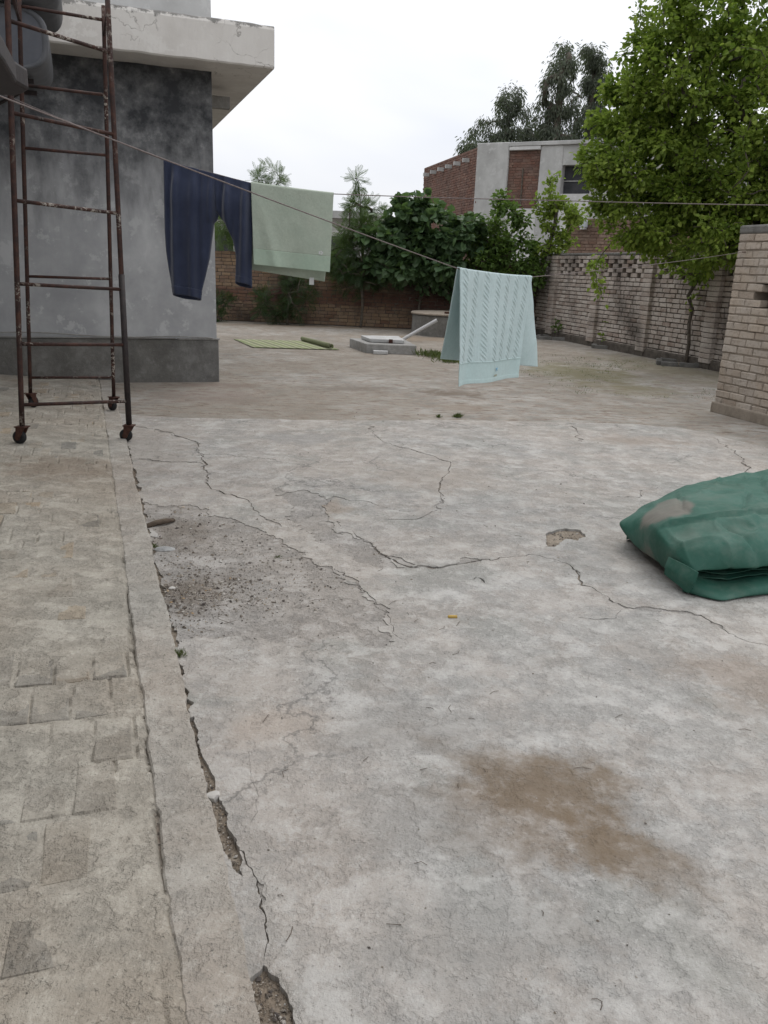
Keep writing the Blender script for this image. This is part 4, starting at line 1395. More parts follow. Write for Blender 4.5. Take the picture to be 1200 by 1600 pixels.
# young tree in the brick bed by the right wall
tree('young_tree', 'thin young tree with a bare forked trunk in a brick bed', (5.12, 14.42, 0),
     [(5.12, 14.42, 0), (5.13, 14.4, 0.35), (5.08, 14.4, 0.7), (5.1, 14.4, 0.95), (5.0, 14.4, 1.15)],
     [((4.85, 14.3, 1.75), (0.5, 0.45, 0.28)), ((5.25, 14.3, 1.7), (0.4, 0.4, 0.3))],
     26, 16, 0.13, 0.10, M_LEAF_MULB, OVAL, 23, 0.006, 0.5, 0.35, 0.5)

# broad-leaved bush on the back wall
tree('broad_leaved_shrub', 'dark shrub with big broad leaves spilling over the back wall', (0.9, 21.4, 0),
     [(0.9, 21.4, 0), (0.9, 21.4, 0.9), (0.8, 21.2, 1.6), (0.75, 20.8, 2.1)],
     [((0.75, 20.5, 2.35), (1.15, 0.6, 0.62)), ((0.2, 20.3, 1.9), (0.8, 0.5, 0.6)), ((1.5, 20.3, 1.85), (0.75, 0.5, 0.5)), ((0.45, 20.4, 2.75), (0.5, 0.4, 0.35)), ((0.9, 20.2, 1.5), (0.9, 0.35, 0.35)), ((-0.25, 20.35, 2.15), (0.6, 0.4, 0.45)), ((1.7, 20.3, 2.3), (0.5, 0.4, 0.4)), ((0.1, 20.3, 1.45), (0.8, 0.35, 0.4))],
     240, 20, 0.16, 0.20, M_LEAF_BIG, BROAD, 31, 0.005, 0.5, 0.45, 0.9, cat='shrub')
# shrubs to its right
tree('leafy_shrub', 'mid green small leaved shrub at the corner of the walls', (2.7, 21.4, 0),
     [(2.7, 21.4, 0), (2.7, 21.3, 1.0), (2.65, 21.0, 1.8), (2.6, 20.6, 2.2)],
     [((2.55, 20.2, 2.35), (0.62, 0.5, 0.65)), ((2.1, 20.2, 1.8), (0.6, 0.5, 0.5)), ((2.9, 20.1, 1.7), (0.7, 0.45, 0.55)), ((2.5, 20.2, 3.0), (0.3, 0.3, 0.25)), ((3.2, 20.0, 1.4), (0.5, 0.4, 0.5)), ((2.7, 20.1, 0.9), (0.7, 0.3, 0.5))],
     190, 26, 0.15, 0.11, M_LEAF_MID, OVAL, 33, 0.0045, 0.48, 0.2, 0.7, cat='shrub')
tree('slender_sapling', 'light green slender sapling rising in front of the concrete columns', (3.5, 20.9, 0),
     [(3.5, 20.9, 0), (3.4, 20.5, 0.9), (3.42, 20.1, 1.5), (3.55, 19.9, 2.0), (3.65, 19.9, 2.5), (3.65, 19.9, 2.9)],
     [((3.75, 19.8, 2.6), (0.5, 0.4, 0.5)), ((3.35, 19.9, 2.9), (0.25, 0.25, 0.6)), ((4.05, 19.7, 2.4), (0.35, 0.35, 0.5)), ((3.55, 19.9, 3.4), (0.2, 0.2, 0.3)), ((3.6, 19.9, 1.9), (0.45, 0.3, 0.3))],
     95, 20, 0.12, 0.10, M_LEAF_MULB, OVAL, 35, 0.005, 0.5, 0.1, 0.5)


# feathery pinnate trees: fronds of many leaflets
def frond_tpl(n=11):
    V, F = [], []
    for i in range(n):
        y = 0.12 + 0.88 * i / (n - 1)
        l = 0.26 * math.sin(0.35 + 2.6 * (i / (n - 1)) * 0.9) + 0.05
        for s in (-1, 1):
            b = len(V)
            V += [(0, y, 0), (s * l * 0.5, y + 0.02, 0.02), (s * l, y + 0.10, -0.02), (s * l * 0.5, y + 0.075, 0.02)]
            F.append((b, b + 1, b + 2, b + 3) if s > 0 else (b + 3, b + 2, b + 1, b))
    b = len(V)
    V += [(-0.008, 0, 0), (0.008, 0, 0), (0.004, 1, 0), (-0.004, 1, 0)]
    F.append((b, b + 1, b + 2, b + 3))
    return np.array(V, float), np.array(F)


FROND = frond_tpl()
tree('feathery_tree', 'slim feathery leaved tree standing right of the green towel', (-0.75, 21.6, 0),
     [(-0.75, 21.6, 0), (-0.75, 21.5, 1.0), (-0.8, 21.3, 2.0), (-0.85, 21.1, 2.8), (-0.92, 21.0, 3.3)],
     [((-0.85, 20.9, 2.45), (0.6, 0.5, 0.6)), ((-0.6, 20.8, 1.75), (0.6, 0.4, 0.5)), ((-0.92, 20.9, 3.2), (0.2, 0.2, 0.45)), ((-1.2, 20.7, 1.6), (0.4, 0.35, 0.5))],
     80, 14, 0.12, 0.28, M_LEAF_FEATH, FROND, 41, 0.005, 0.5, 0.1, 0.8)
tree('feathery_tree', 'small feathery treetop showing above the green towel', (-3.0, 21.8, 0),
     [(-3.0, 21.8, 0), (-3.0, 21.7, 1.2), (-3.0, 21.6, 2.4), (-3.0, 21.5, 3.0)],
     [((-3.05, 21.2, 3.3), (0.4, 0.35, 0.3)), ((-3.0, 21.2, 2.4), (0.7, 0.4, 0.5)), ((-3.7, 21.0, 2.1), (0.6, 0.4, 0.5)), ((-4.3, 21.2, 2.2), (0.5, 0.4, 0.6))],
     62, 13, 0.12, 0.27, M_LEAF_FEATH, FROND, 43, 0.005, 0.5, 0.1, 0.8)
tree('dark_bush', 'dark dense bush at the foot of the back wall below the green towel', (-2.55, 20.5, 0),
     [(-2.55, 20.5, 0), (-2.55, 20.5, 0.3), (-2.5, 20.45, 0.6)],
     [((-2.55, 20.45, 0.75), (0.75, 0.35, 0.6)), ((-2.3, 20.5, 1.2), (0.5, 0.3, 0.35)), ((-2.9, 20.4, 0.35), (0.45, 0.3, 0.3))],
     60, 10, 0.10, 0.26, M_LEAF_DARK, FROND, 45, 0.005, 0.5, 0.1, 0.7, cat='bush')
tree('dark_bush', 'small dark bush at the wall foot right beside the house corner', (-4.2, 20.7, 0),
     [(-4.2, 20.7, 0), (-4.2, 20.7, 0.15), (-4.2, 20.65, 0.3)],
     [((-4.2, 20.55, 0.35), (0.45, 0.3, 0.3))], 22, 10, 0.08, 0.2, M_LEAF_DARK, FROND, 46, 0.004, 0.5, 0.1, 0.7, cat='bush')
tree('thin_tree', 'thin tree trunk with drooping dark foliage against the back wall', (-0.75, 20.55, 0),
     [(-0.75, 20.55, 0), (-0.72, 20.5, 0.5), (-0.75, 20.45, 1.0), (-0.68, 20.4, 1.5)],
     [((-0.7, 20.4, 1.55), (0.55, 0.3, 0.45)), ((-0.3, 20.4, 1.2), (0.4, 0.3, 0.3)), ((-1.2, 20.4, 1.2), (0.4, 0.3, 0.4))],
     40, 9, 0.10, 0.26, M_LEAF_DARK, FROND, 48, 0.006, 0.5, 0.35, 0.7)
tree('dark_climber', 'dark leafy climber hanging on the back wall above the round tank', (0.7, 20.6, 0),
     [(0.7, 20.65, 0), (0.65, 20.55, 0.5), (0.7, 20.5, 1.0), (0.8, 20.45, 1.4)],
     [((0.5, 20.45, 1.25), (0.8, 0.22, 0.35)), ((1.6, 20.4, 1.2), (0.8, 0.22, 0.45)), ((1.9, 20.4, 0.8), (0.5, 0.2, 0.4))],
     70, 16, 0.12, 0.15, M_LEAF_BIG, OVAL, 49, 0.004, 0.5, 0.5, 0.5, cat='climber')

# eucalyptus row far behind
EUC = [((4.6, 54, 0), 9.0, 1.5, 'leftmost low dark eucalyptus behind the unfinished house'), ((6.6, 55, 0), 12.0, 1.7, 'second dark eucalyptus from the left behind the unfinished house'),
       ((9.3, 53, 0), 14.0, 1.75, 'tallest dark eucalyptus in the middle of the far row'), ((11.6, 55, 0), 14.6, 1.6, 'tall dark eucalyptus beside the bright green tree'),
       ((13.6, 53, 0), 11.5, 1.9, 'dark eucalyptus half hidden by the bright green tree'), ((8.0, 57, 0), 10.5, 1.7, 'lower dark eucalyptus behind the two tall ones'), ((10.4, 58, 0), 10.5, 2.3, 'dark eucalyptus deep between the tall trunks of the row'),
       ((5.9, 52, 0), 8.6, 1.7, 'low dark eucalyptus just over the roof edge of the unfinished house'), ((12.4, 51, 0), 10.0, 1.9, 'nearest dark eucalyptus of the far row, left of the bright green tree')]
for i, (b, h, w, lab) in enumerate(EUC):
    r = np.random.default_rng(60 + i)
    cs = []
    for j in range(13):
        u = j / 12
        cs.append(((b[0] + r.normal(0, 0.45) * w * 0.6, b[1] + r.normal(0, 0.4), h * (0.34 + 0.62 * u)), (w * 1.3 * (1.0 - 0.55 * u) * r.uniform(0.6, 1.0), w * 0.8, h * 0.07)))
    tree('eucalyptus_tree', lab, b, [(b[0], b[1], h * q * 0.95) for q in np.linspace(0, 1, 9)], cs, 330, 66, 0.46, 0.24, M_LEAF_EUC, NARROW, 70 + i, 0.014, 0.5, 1.3, 0.1, 'eucalyptus trees far behind', droop=0.15)

# ------------------------------------------------------------------ planting beds by the right wall
bed_bricks = [brick_mesh('brick', 0.23, 0.10, 0.075, 0.007, 700 + i, M_DARKCEM) for i in range(3)]


def bed(c, ang, w, label):
    t = thing('planting_bed', label, 'planting bed', (c[0], c[1], -0.009), ang, 'brick edged planting beds')
    for s in range(4):
        for k in (-1, 1):
            b = bpy.data.objects.new('brick', bed_bricks[rng.integers(3)])
            COL.objects.link(b)
            b.parent = t
            a = s * math.pi / 2
            lx, ly = k * w / 4.2, -w / 2
            b.location = (lx * math.cos(a) - ly * math.sin(a), lx * math.sin(a) + ly * math.cos(a), 0.034)
            b.rotation_euler = (rng.normal(0, .04), rng.normal(0, .03), a + rng.normal(0, .05))
            b.scale = (w / 0.52, 1, 1)
    V = [(math.cos(q) * w * 0.46, math.sin(q) * w * 0.46, 0.025) for q in np.linspace(0, 2 * math.pi, 12, endpoint=False)]
    me = bpy.data.meshes.new('soil')
    me.from_pydata(V, [], [tuple(range(12))])
    me.materials.append(M_SOIL)
    link('soil', me, t)
    return t


bed((5.0, 14.45), -0.28, 0.62, 'brick edged bed around the thin young tree')
bed((4.55, 17.4), -0.28, 0.60, 'brick edged bed of the bright green shrublet')
bed((3.75, 19.35), -0.28, 0.66, 'brick edged bed farthest back by the wall corner')
tree('small_shrub', 'bright green shrublet in the middle brick bed by the wall', (4.55, 17.4, 0),
     [(4.55, 17.4, 0), (4.55, 17.4, 0.1), (4.56, 17.4, 0.2)], [((4.55, 17.35, 0.32), (0.26, 0.22, 0.24))], 26, 12, 0.07, 0.085, M_LEAF_MULB, OVAL, 91, 0.004, 0.5, 0.1, 0.7, cat='shrub')
tree('small_shrub', 'wispy small plant in the farthest brick bed', (3.85, 19.35, 0),
     [(3.85, 19.35, 0), (3.85, 19.35, 0.08), (3.86, 19.35, 0.16)], [((3.88, 19.35, 0.3), (0.25, 0.2, 0.18))], 16, 9, 0.07, 0.07, M_LEAF_MID, OVAL, 92, 0.003, 0.5, 0.1, 0.7, cat='shrub')


def tuft(gq, c, n, rad, h, r):
    P = np.column_stack((c[0] + r.normal(0, rad, n), c[1] + r.normal(0, rad, n), np.full(n, c[2])))
    D = np.column_stack((r.normal(0, 0.6, n), r.normal(0, 0.6, n), np.ones(n)))
    scatter(gq, leaf_tpl(0.16, 0.02), P, D, r.normal(0, 1, (n, 3)), r.uniform(h * 0.5, h * 1.2, n))


r = np.random.default_rng(5)
gr = G()
for c, n, rad, h in [((0.80, 14.2, -0.01), 240, 0.16, 0.13), ((0.55, 14.5, -0.01), 120, 0.15, 0.08), ((1.0, 13.4, -0.01), 160, 0.12, 0.13), ((0.95, 13.8, -0.01), 160, 0.15, 0.08)]:
    tuft(gr, c, n, rad, h, r)
for _ in range(260):
    c = (r.uniform(2.0, 4.6), r.uniform(10.2, 15.5), -0.009)
    if vnoise(c[0], c[1], 0.9, 5, 3) > 0.02:
        tuft(gr, c, 9, 0.05, 0.03, r)
o = gr.build('grass', M_GRASS)
o['kind'] = 'stuff'
o['label'], o['category'] = 'patchy short grass and moss in the far paving', 'grass'
for c, n, rad, h, lab in [((-0.735, 2.74, 0.0), 60, 0.012, 0.028, 'tiny green weed in the gap along the kerb'), ((0.51, 8.15, -0.009), 90, 0.012, 0.035, 'left of two weed tufts behind the concrete edge'),
                          ((0.70, 8.19, -0.009), 120, 0.02, 0.05, 'right of two weed tufts behind the concrete edge'), ((-0.52, 3.86, -0.011), 50, 0.012, 0.02, 'tiny weed on the worn concrete patch'),
                          ((-1.165, 3.93, -0.011), 50, 0.012, 0.03, 'little weed by the broken stone at the kerb')]:
    q = G()
    tuft(q, c, n, rad, h, r)
    tag(q.build('weed', M_GRASS, kind=None), lab, 'weed', 'weeds in the paving joints')

# ------------------------------------------------------------------ loose stones, gravel and litter
def rock(c, s, seed, name, m, label, rz=0.0):
    import bmesh
    bm = bmesh.new()
    bmesh.ops.create_icosphere(bm, subdivisions=2, radius=1.0)
    rr = np.random.default_rng(seed)
    planes = rr.normal(0, 1, (9, 3))
    planes /= np.linalg.norm(planes, axis=1)[:, None]
    for v in bm.verts:
        p = np.array(v.co)
        for q in planes:
            d = p @ q
            if d > 0.62:
                p = p - q * (d - 0.62)
        v.co = p
    me = bpy.data.meshes.new(name)
    bm.to_mesh(me)
    bm.free()
    me.materials.append(m)
    o = bpy.data.objects.new(name, me)
    COL.objects.link(o)
    o.scale = s
    o.location = (c[0], c[1], c[2] + s[2] * 0.55)
    o.rotation_euler = (0.1, 0.12, rz)
    return tag(o, label, 'stone')


rock((-1.10, 3.90, -0.011), (0.055, 0.03, 0.022), 2, 'stone', M_STONE, 'flat grey broken stone next to the kerb edge', 0.3)
rock((-0.435, 1.925, -0.02), (0.026, 0.021, 0.022), 3, 'stone', M_STONE_P, 'pale rounded stone stuck in the gap along the kerb', 0.5)
rock((-0.93, 3.4, -0.011), (0.02, 0.015, 0.01), 4, 'stone', M_STONE_P, 'small pale chip lying in the gravel beside the kerb', 0.2)
st = G().tube([(-1.30, 4.24, 0.003), (-1.25, 4.29, 0.012), (-1.20, 4.32, 0.016), (-1.17, 4.37, 0.006)], [0.012, 0.016, 0.015, 0.008], 7)
tag(st.build('stick', M_STICK, smooth=True), 'short dark bark stick lying near the kerb', 'stick')
st = G().box((0.307, 3.19, 0.005), (0.04, 0.012, 0.008), 0.1, 0.9, 0.001)
tag(st.build('yellow_scrap', M_STRAW), 'tiny yellow scrap on the open concrete', 'litter')

peb = G()
r = np.random.default_rng(99)
PV = np.array([(1, 0, 0), (-1, 0, 0), (0, 1, 0), (0, -1, 0), (0, 0, 1), (0, 0, -1)], float)
PF = [(0, 2, 4), (2, 1, 4), (1, 3, 4), (3, 0, 4), (2, 0, 5), (1, 2, 5), (3, 1, 5), (0, 3, 5)]


def pebble(x, y, z, s):
    V = PV * s * np.array((r.uniform(.6, 1.3), r.uniform(.6, 1.3), r.uniform(.4, .8))) + r.normal(0, s * 0.18, PV.shape)
    a = r.uniform(0, 6.28)
    peb.add(np.column_stack((V[:, 0] * math.cos(a) - V[:, 1] * math.sin(a) + x, V[:, 0] * math.sin(a) + V[:, 1] * math.cos(a) + y, V[:, 2] + z)), PF)


for _ in range(2600):
    c = [((-0.88, 3.3), (0.16, 0.2)), ((-0.72, 3.35), (0.22, 0.12)), ((-0.75, 3.9), (0.3, 0.25)), ((-1.15, 4.2), (0.14, 0.3)), ((-0.4, 3.6), (0.22, 0.22))][r.choice(5, p=[.42, .22, .16, .12, .08])]
    x, y = r.normal(c[0][0], c[1][0]), r.normal(c[0][1], c[1][1])
    if x * C20 + y * S20 < 0.245:
        continue
    pebble(x, y, -0.0025, r.choice([0.0028, 0.0045, 0.007, 0.011], p=[.5, .3, .16, .04]))
for k, n in (('b', 420), ('c', 420), ('d', 500), ('a', 120)):
    pl = np.array(HOLES[k])
    lo, hi = pl.min(0), pl.max(0)
    Q = r.uniform(lo, hi, (n * 12, 2))
    Q = Q[inside(pl, Q)][:n]
    for x, y in Q:
        pebble(x, y, -0.011, r.choice([0.0018, 0.003, 0.005, 0.008], p=[.45, .33, .17, .05]) * (0.8 if k in 'bc' else 1.3))
for _ in range(520):
    y = 1.25 + 7 * r.random() ** 1.6
    x = r.uniform(-0.9, 0.9) * y * 0.55
    if x * C20 + y * S20 > 0.26:
        pebble(x, y, 0.001, r.choice([0.0012, 0.002, 0.0032], p=[.55, .33, .12]) * (0.7 + 0.3 * y))
for _ in range(240):
    ly = 1.2 + 6 * r.random() ** 1.5
    lx = 0.093 + r.normal(0, 0.004)
    w = W2(lx, ly)
    pebble(w[0], w[1], float(z_kerb(ly)) - 0.012, r.choice([0.002, 0.0035, 0.005]))
o = peb.build('gravel', M_GRAVEL)
o['kind'] = 'stuff'
o['label'], o['category'] = 'fine gravel and grit scattered on the worn concrete', 'gravel'
tw = G()
for _ in range(46):
    y = 1.3 + 3.4 * r.random() ** 1.3
    x = r.uniform(-0.35, 0.5) * y
    if x * C20 + y * S20 < 0.28:
        continue
    a, L = r.uniform(0, 6.28), r.uniform(0.012, 0.045) * (0.6 + 0.3 * y)
    b = a + r.normal(0, 0.5)
    tw.tube([(x, y, 0.002), (x + math.cos(a) * L * .5, y + math.sin(a) * L * .5, 0.004), (x + math.cos(a) * L * .5 + math.cos(b) * L * .5, y + math.sin(a) * L * .5 + math.sin(b) * L * .5, 0.002)], 0.0009, 4)
o = tw.build('twigs', M_STICK)
o['kind'] = 'stuff'
o['label'], o['category'] = 'tiny dry twigs strewn over the concrete', 'twigs'

# ------------------------------------------------------------------ things at the far side of the yard
mh = thing('inspection_chamber', 'low grey concrete inspection chamber with a pale lid slab', 'manhole', (-0.42, 14.32, -0.009))
pl = [(-0.42, 14.34), (0.45, 14.36), (0.24, 15.75), (-0.76, 15.35)]
mod_bevel(G().prism(pl, -0.02, 0.15).build('chamber', M_CEMENT, mh), 0.015, 2)
lid_pl = [(-0.37, 14.62), (0.24, 14.58), (0.14, 15.5), (-0.55, 15.30)]
lid = mod_bevel(G().prism(lid_pl, 0.156, 0.215).build('lid', M_SLABWHITE, mh), 0.01, 2)
G().box((0.0, 14.575, 0.19), (0.07, 0.05, 0.06)).build('latch', M_CASTER, lid)
tag(mod_bevel(G().box((-0.17, 14.24, 0.022), (0.25, 0.11, 0.06), 0.05, 1, 0.002).build('loose_brick', M_SLABWHITE), 0.008, 2), 'pale loose brick lying in front of the inspection chamber', 'brick')
pv = thing('drain_pipe', 'white plastic pipe sticking up at a slant behind the inspection chamber', 'pipe', (0.22, 17.1, 0))
G().tube([(0.18, 17.14, -0.02), (0.55, 17.14, 0.21), (0.926, 17.136, 0.438)], 0.035, 12, caps=True).build('pipe', M_PVC, pv, smooth=False)
q = G()
q.tube([(0.926, 17.136, 0.438), (0.932, 17.136, 0.4417)], 0.029, 12)
q.build('pipe_mouth', M_WINDARK, pv)

tk = thing('round_tank', 'round low concrete tank with a pale cover in front of the back wall', 'tank', (1.32, 19.3, 0))
th = np.linspace(0, 2 * math.pi, 49)


def ring(gq, prof, c):
    R = np.stack([np.column_stack((c[0] + rr * np.cos(th), c[1] + rr * np.sin(th), np.full(49, z))) for rr, z in prof], 0)
    return gq.grid(R, flip=True)


ring(G(), [(0.86, -0.02), (0.85, 0.3), (0.85, 0.42), (0.83, 0.45)], (1.32, 19.3)).build('drum_wall', M_DARKCEM, tk, smooth=False)
ring(G(), [(0.885, 0.45), (0.89, 0.475), (0.87, 0.495), (0.4, 0.505), (0.0, 0.51)], (1.32, 19.3)).build('cover', M_MORTAR_L, tk)
G().box((1.25, 18.6, 0.52), (0.18, 0.06, 0.04), 0.1).build('handle', M_CASTER, tk)

# striped mat, one side rolled up
def mat_material():
    m, nt, b = material('striped_green_mat')
    p = posn(nt)
    mp = nd(nt, 'ShaderNodeMapping', {0: p, 2: (0, 0, math.radians(-25))}).outputs[0]
    sx = nd(nt, 'ShaderNodeSeparateXYZ', {0: mp}).outputs[0]
    s = mth(nt, 'PINGPONG', mth(nt, 'MULTIPLY', sx, 1.0), 0.13)
    c = ramp(nt, mth(nt, 'DIVIDE', s, 0.13), [(0.0, (0.15, 0.165, 0.085)), (0.3, (0.19, 0.205, 0.115)), (0.42, (0.36, 0.36, 0.24)), (0.62, (0.34, 0.34, 0.22)), (0.72, (0.19, 0.225, 0.1))])
    c = mixc(nt, ramp(nt, noise(nt, p, 5, 4, 0.6), [(0.4, 0), (0.7, 0.5)]), c, (0.24, 0.24, 0.17))
    setc(nt, b, c, 0.9, noise(nt, p, 120, 2, 0.5), 0.3, 0.003)
    return m


M_MAT = mat_material()
mt = thing('striped_mat', 'green striped mat spread on the ground beside the house, one edge rolled', 'mat', (-2.0, 15.3, -0.009))
A, B, C_, D_ = [np.array(q) for q in ((-3.0, 15.9), (-2.39, 14.42), (-0.9, 14.62), (-1.55, 16.1))]
P = np.zeros((26, 26, 3))
for i, u in enumerate(np.linspace(0, 1, 26)):
    for j, v in enumerate(np.linspace(0, 1, 26)):
        xy = (A * (1 - u) + D_ * u) * (1 - v) + (B * (1 - u) + C_ * u) * v
        P[i, j] = (xy[0], xy[1], 0.004 + 0.006 * float(vnoise(xy[0], xy[1], 2.2, 3, 3) + 0.4))
sh = G().grid(P)
mo = sh.build('sheet', M_MAT, mt, smooth=True)
so = mo.modifiers.new('solid', 'SOLIDIFY')
so.thickness = 0.006
q = G()
a0, a1 = np.array((-1.70, 16.05)), np.array((-1.05, 14.72))
sp_pts = []
tt = np.linspace(0, 4.4 * math.pi, 46)
rr = 0.015 + 0.028 * tt / tt[-1]
dv = (a1 - a0) / np.hypot(*(a1 - a0))
nv = np.array((dv[1], -dv[0]))
R = []
for e in np.linspace(0, 1, 8):
    c0 = a0 + (a1 - a0) * e
    w = 1 + 0.25 * (e - 0.3)
    R.append(np.column_stack((c0[0] + nv[0] * rr * w * np.cos(tt), c0[1] + nv[1] * rr * w * np.cos(tt), 0.05 + rr * w * np.sin(tt))))
ro = q.grid(np.stack(R, 0)).build('rolled_edge', M_MAT, mt, smooth=True)
so = ro.modifiers.new('solid', 'SOLIDIFY')
so.thickness = 0.005

# ------------------------------------------------------------------ clothes lines
def catenary(a, b, sag, n=40):
    a, b = np.array(a, float), np.array(b, float)
    t = np.linspace(0, 1, n)[:, None]
    P = a + (b - a) * t
    P[:, 2] -= (4 * sag * t * (1 - t))[:, 0]
    return P


T0, T1 = (0.354, 4.7, 1.415), (0.883, 5.5, 1.384)
fl0 = np.array((-1.201, 2.7, 1.861))
d0 = (np.array(T0) - fl0)
anchor_l = fl0 - d0 * 0.37
front = np.vstack((catenary(anchor_l, T0, 0.012, 40), catenary(T0, T1, 0.012, 12)[1:], catenary(T1, (3.67, 9.12, 1.712), 0.015, 40)[1:]))
line1 = thing('clothes_line', 'nearer clothes line carrying the pale blue cable-pattern towel', 'clothes line', tuple(anchor_l), 0, 'clothes lines')
G().tube(front, 0.0026, 6).build('rope', M_ROPE, line1, smooth=True)
G().tube([anchor_l + np.array((-0.10, -0.035, 0)), anchor_l + np.array((0.012, 0, 0))], 0.006, 6).build('hook', M_CASTER, line1)
G().tube([(3.67, 9.12, 1.712), (3.76, 9.15, 1.715)], 0.006, 6).build('hook', M_CASTER, line1)

RL0 = np.array((-1.644, 6.2, 2.071))
left_anchor = np.array(W2(-0.99, 6.65, 2.62))
rear = np.vstack((catenary(left_anchor, RL0, 0.01, 24), catenary(RL0, (-1.276, 6.2, 1.993), 0.002, 6)[1:], catenary((-1.276, 6.2, 1.993), (-1.033, 6.2, 1.943), 0.001, 6)[1:],
                  catenary((-1.033, 6.2, 1.943), (-0.448, 6.2, 1.893), 0.004, 10)[1:], catenary((-0.448, 6.2, 1.893), (1.088, 6.2, 1.908), 0.004, 20)[1:], catenary((1.088, 6.2, 1.908), (4.4, 6.2, 1.99), 0.012, 24)[1:]))
line2 = thing('clothes_line', 'farther clothes line carrying the navy trousers and the green towel', 'clothes line', tuple(RL0), 0, 'clothes lines')
G().tube(rear, 0.0034, 6).build('rope', M_ROPE, line2, smooth=True)
post = thing('line_post', 'rusty iron post at the right end of the farther clothes line', 'post', (4.42, 6.2, 0))
G().tube([(4.42, 6.2, -0.03), (4.42, 6.2, 1.2), (4.42, 6.2, 2.1)], 0.025, 10).build('pole', M_RUST, post, smooth=True)
G().tube([(4.37, 6.2, 1.99), (4.47, 6.2, 1.99)], 0.006, 6).build('hook', M_CASTER, post)


# ------------------------------------------------------------------ washing
def lerp(a, b, t):
    return a + (b - a) * t


def sheet(top0, top1, f0, f1, b0, b1, nu, nf, nb, folds, emboss=None, sag=0.01, edge=None, r_line=0.006):
    """cloth thrown over a line: front bottom corners f0, f1, back bottom corners b0, b1"""
    top0, top1, f0, f1, b0, b1 = [np.array(q, float) for q in (top0, top1, f0, f1, b0, b1)]
    u = np.linspace(0, 1, nu)
    top = lerp(top0[None], top1[None], u[:, None])
    top[:, 2] -= sag * 4 * u * (1 - u)
    dirv = (top1 - top0)[:2]
    dirv /= np.hypot(*dirv)
    nf_dir = np.array((dirv[1], -dirv[0], 0.0))
    rows = []
    fr = lerp(f0[None], f1[None], u[:, None])
    bk = lerp(b0[None], b1[None], u[:, None])
    for s in np.linspace(1, 0, nb):
        p = top + (bk - top) * s - nf_dir * (r_line * (1 - s) + folds(u, s, -1)[:, None])
        p[:, 2] += (r_line * math.sqrt(max(0, 1 - min(1, s * 12) ** 2)))
        if edge is not None:
            p += edge(u, s, -1)
        rows.append(p)
    for s in np.linspace(0, 1, nf)[1:]:
        p = top + (fr - top) * s + nf_dir * (r_line * (1 - s) + folds(u, s, 1)[:, None] + (emboss(u, s)[:, None] if emboss else 0))
        p[:, 2] += (r_line * math.sqrt(max(0, 1 - min(1, s * 12) ** 2)))
        if edge is not None:
            p += edge(u, s, 1)
        rows.append(p)
    return np.stack(rows, 0)


def cloth_material(name, c0, c1, fine=350, wv=None, bump=0.35):
    m, nt, b = material(name)
    p = posn(nt)
    n1 = noise(nt, p, 6, 5, 0.6, 0.3)
    n2 = noise(nt, p, fine, 3, 0.7)
    n3 = noise(nt, p, 60, 4, 0.65)
    c = ramp(nt, n1, [(0.3, c0), (0.7, c1)])
    c = mixc(nt, mth(nt, 'MULTIPLY', ramp(nt, n3, [(0.35, 1), (0.6, 0)]), 0.22), c, tuple(q * 0.72 for q in c0))
    setc(nt, b, c, 0.97, mth(nt, 'ADD', n2, mth(nt, 'MULTIPLY', n3, 0.6)), bump, 0.004)
    b.inputs['Sheen Weight'].default_value = 0.15
    t = nd(nt, 'ShaderNodeBsdfTranslucent', {0: c})
    mx = nd(nt, 'ShaderNodeMixShader', {0: 0.22, 1: b.outputs[0], 2: t.outputs[0]})
    nt.links.new(mx.outputs[0], nt.nodes['Material Output'].inputs[0])
    return m


M_AQUA = cloth_material('aqua_terry', (0.57, 0.69, 0.69), (0.63, 0.74, 0.74))
M_AQUA_BAND = cloth_material('aqua_border', (0.53, 0.665, 0.655), (0.58, 0.705, 0.695), bump=0.1)
M_GREEN_T = cloth_material('sage_terry', (0.43, 0.49, 0.405), (0.5, 0.55, 0.46), 180, bump=0.8)
M_GREEN_B = cloth_material('sage_border', (0.4, 0.5, 0.4), (0.46, 0.54, 0.44), 400, bump=0.15)
M_TAG = simple('white_tag', (0.6, 0.6, 0.6), (0.68, 0.68, 0.68), 30, 0.8, 0.1)
M_EMB_B = simple('blue_embroidery', (0.16, 0.35, 0.5), (0.22, 0.42, 0.56), 60, 0.8, 0.3)
M_EMB_T = simple('tan_embroidery', (0.3, 0.28, 0.18), (0.36, 0.33, 0.22), 60, 0.8, 0.3)


def aqua_fold(u, s, side):
    a = 0.004 + 0.020 * s
    f = a * (np.sin(u * 11.5 + 0.6 + side + 0.8 * s) * 0.8 + np.sin(u * 17 + 2 * s) * 0.25 + 0.3 * np.sin(u * 4 + 1))
    f = f + 0.03 * s * sstep(0.72, 1.0, u) * (1 if side > 0 else 0.4) * -1
    return f + 0.004 * vnoise(u * 3, np.full_like(u, s * 2 + side), 2.0, 7, 3)


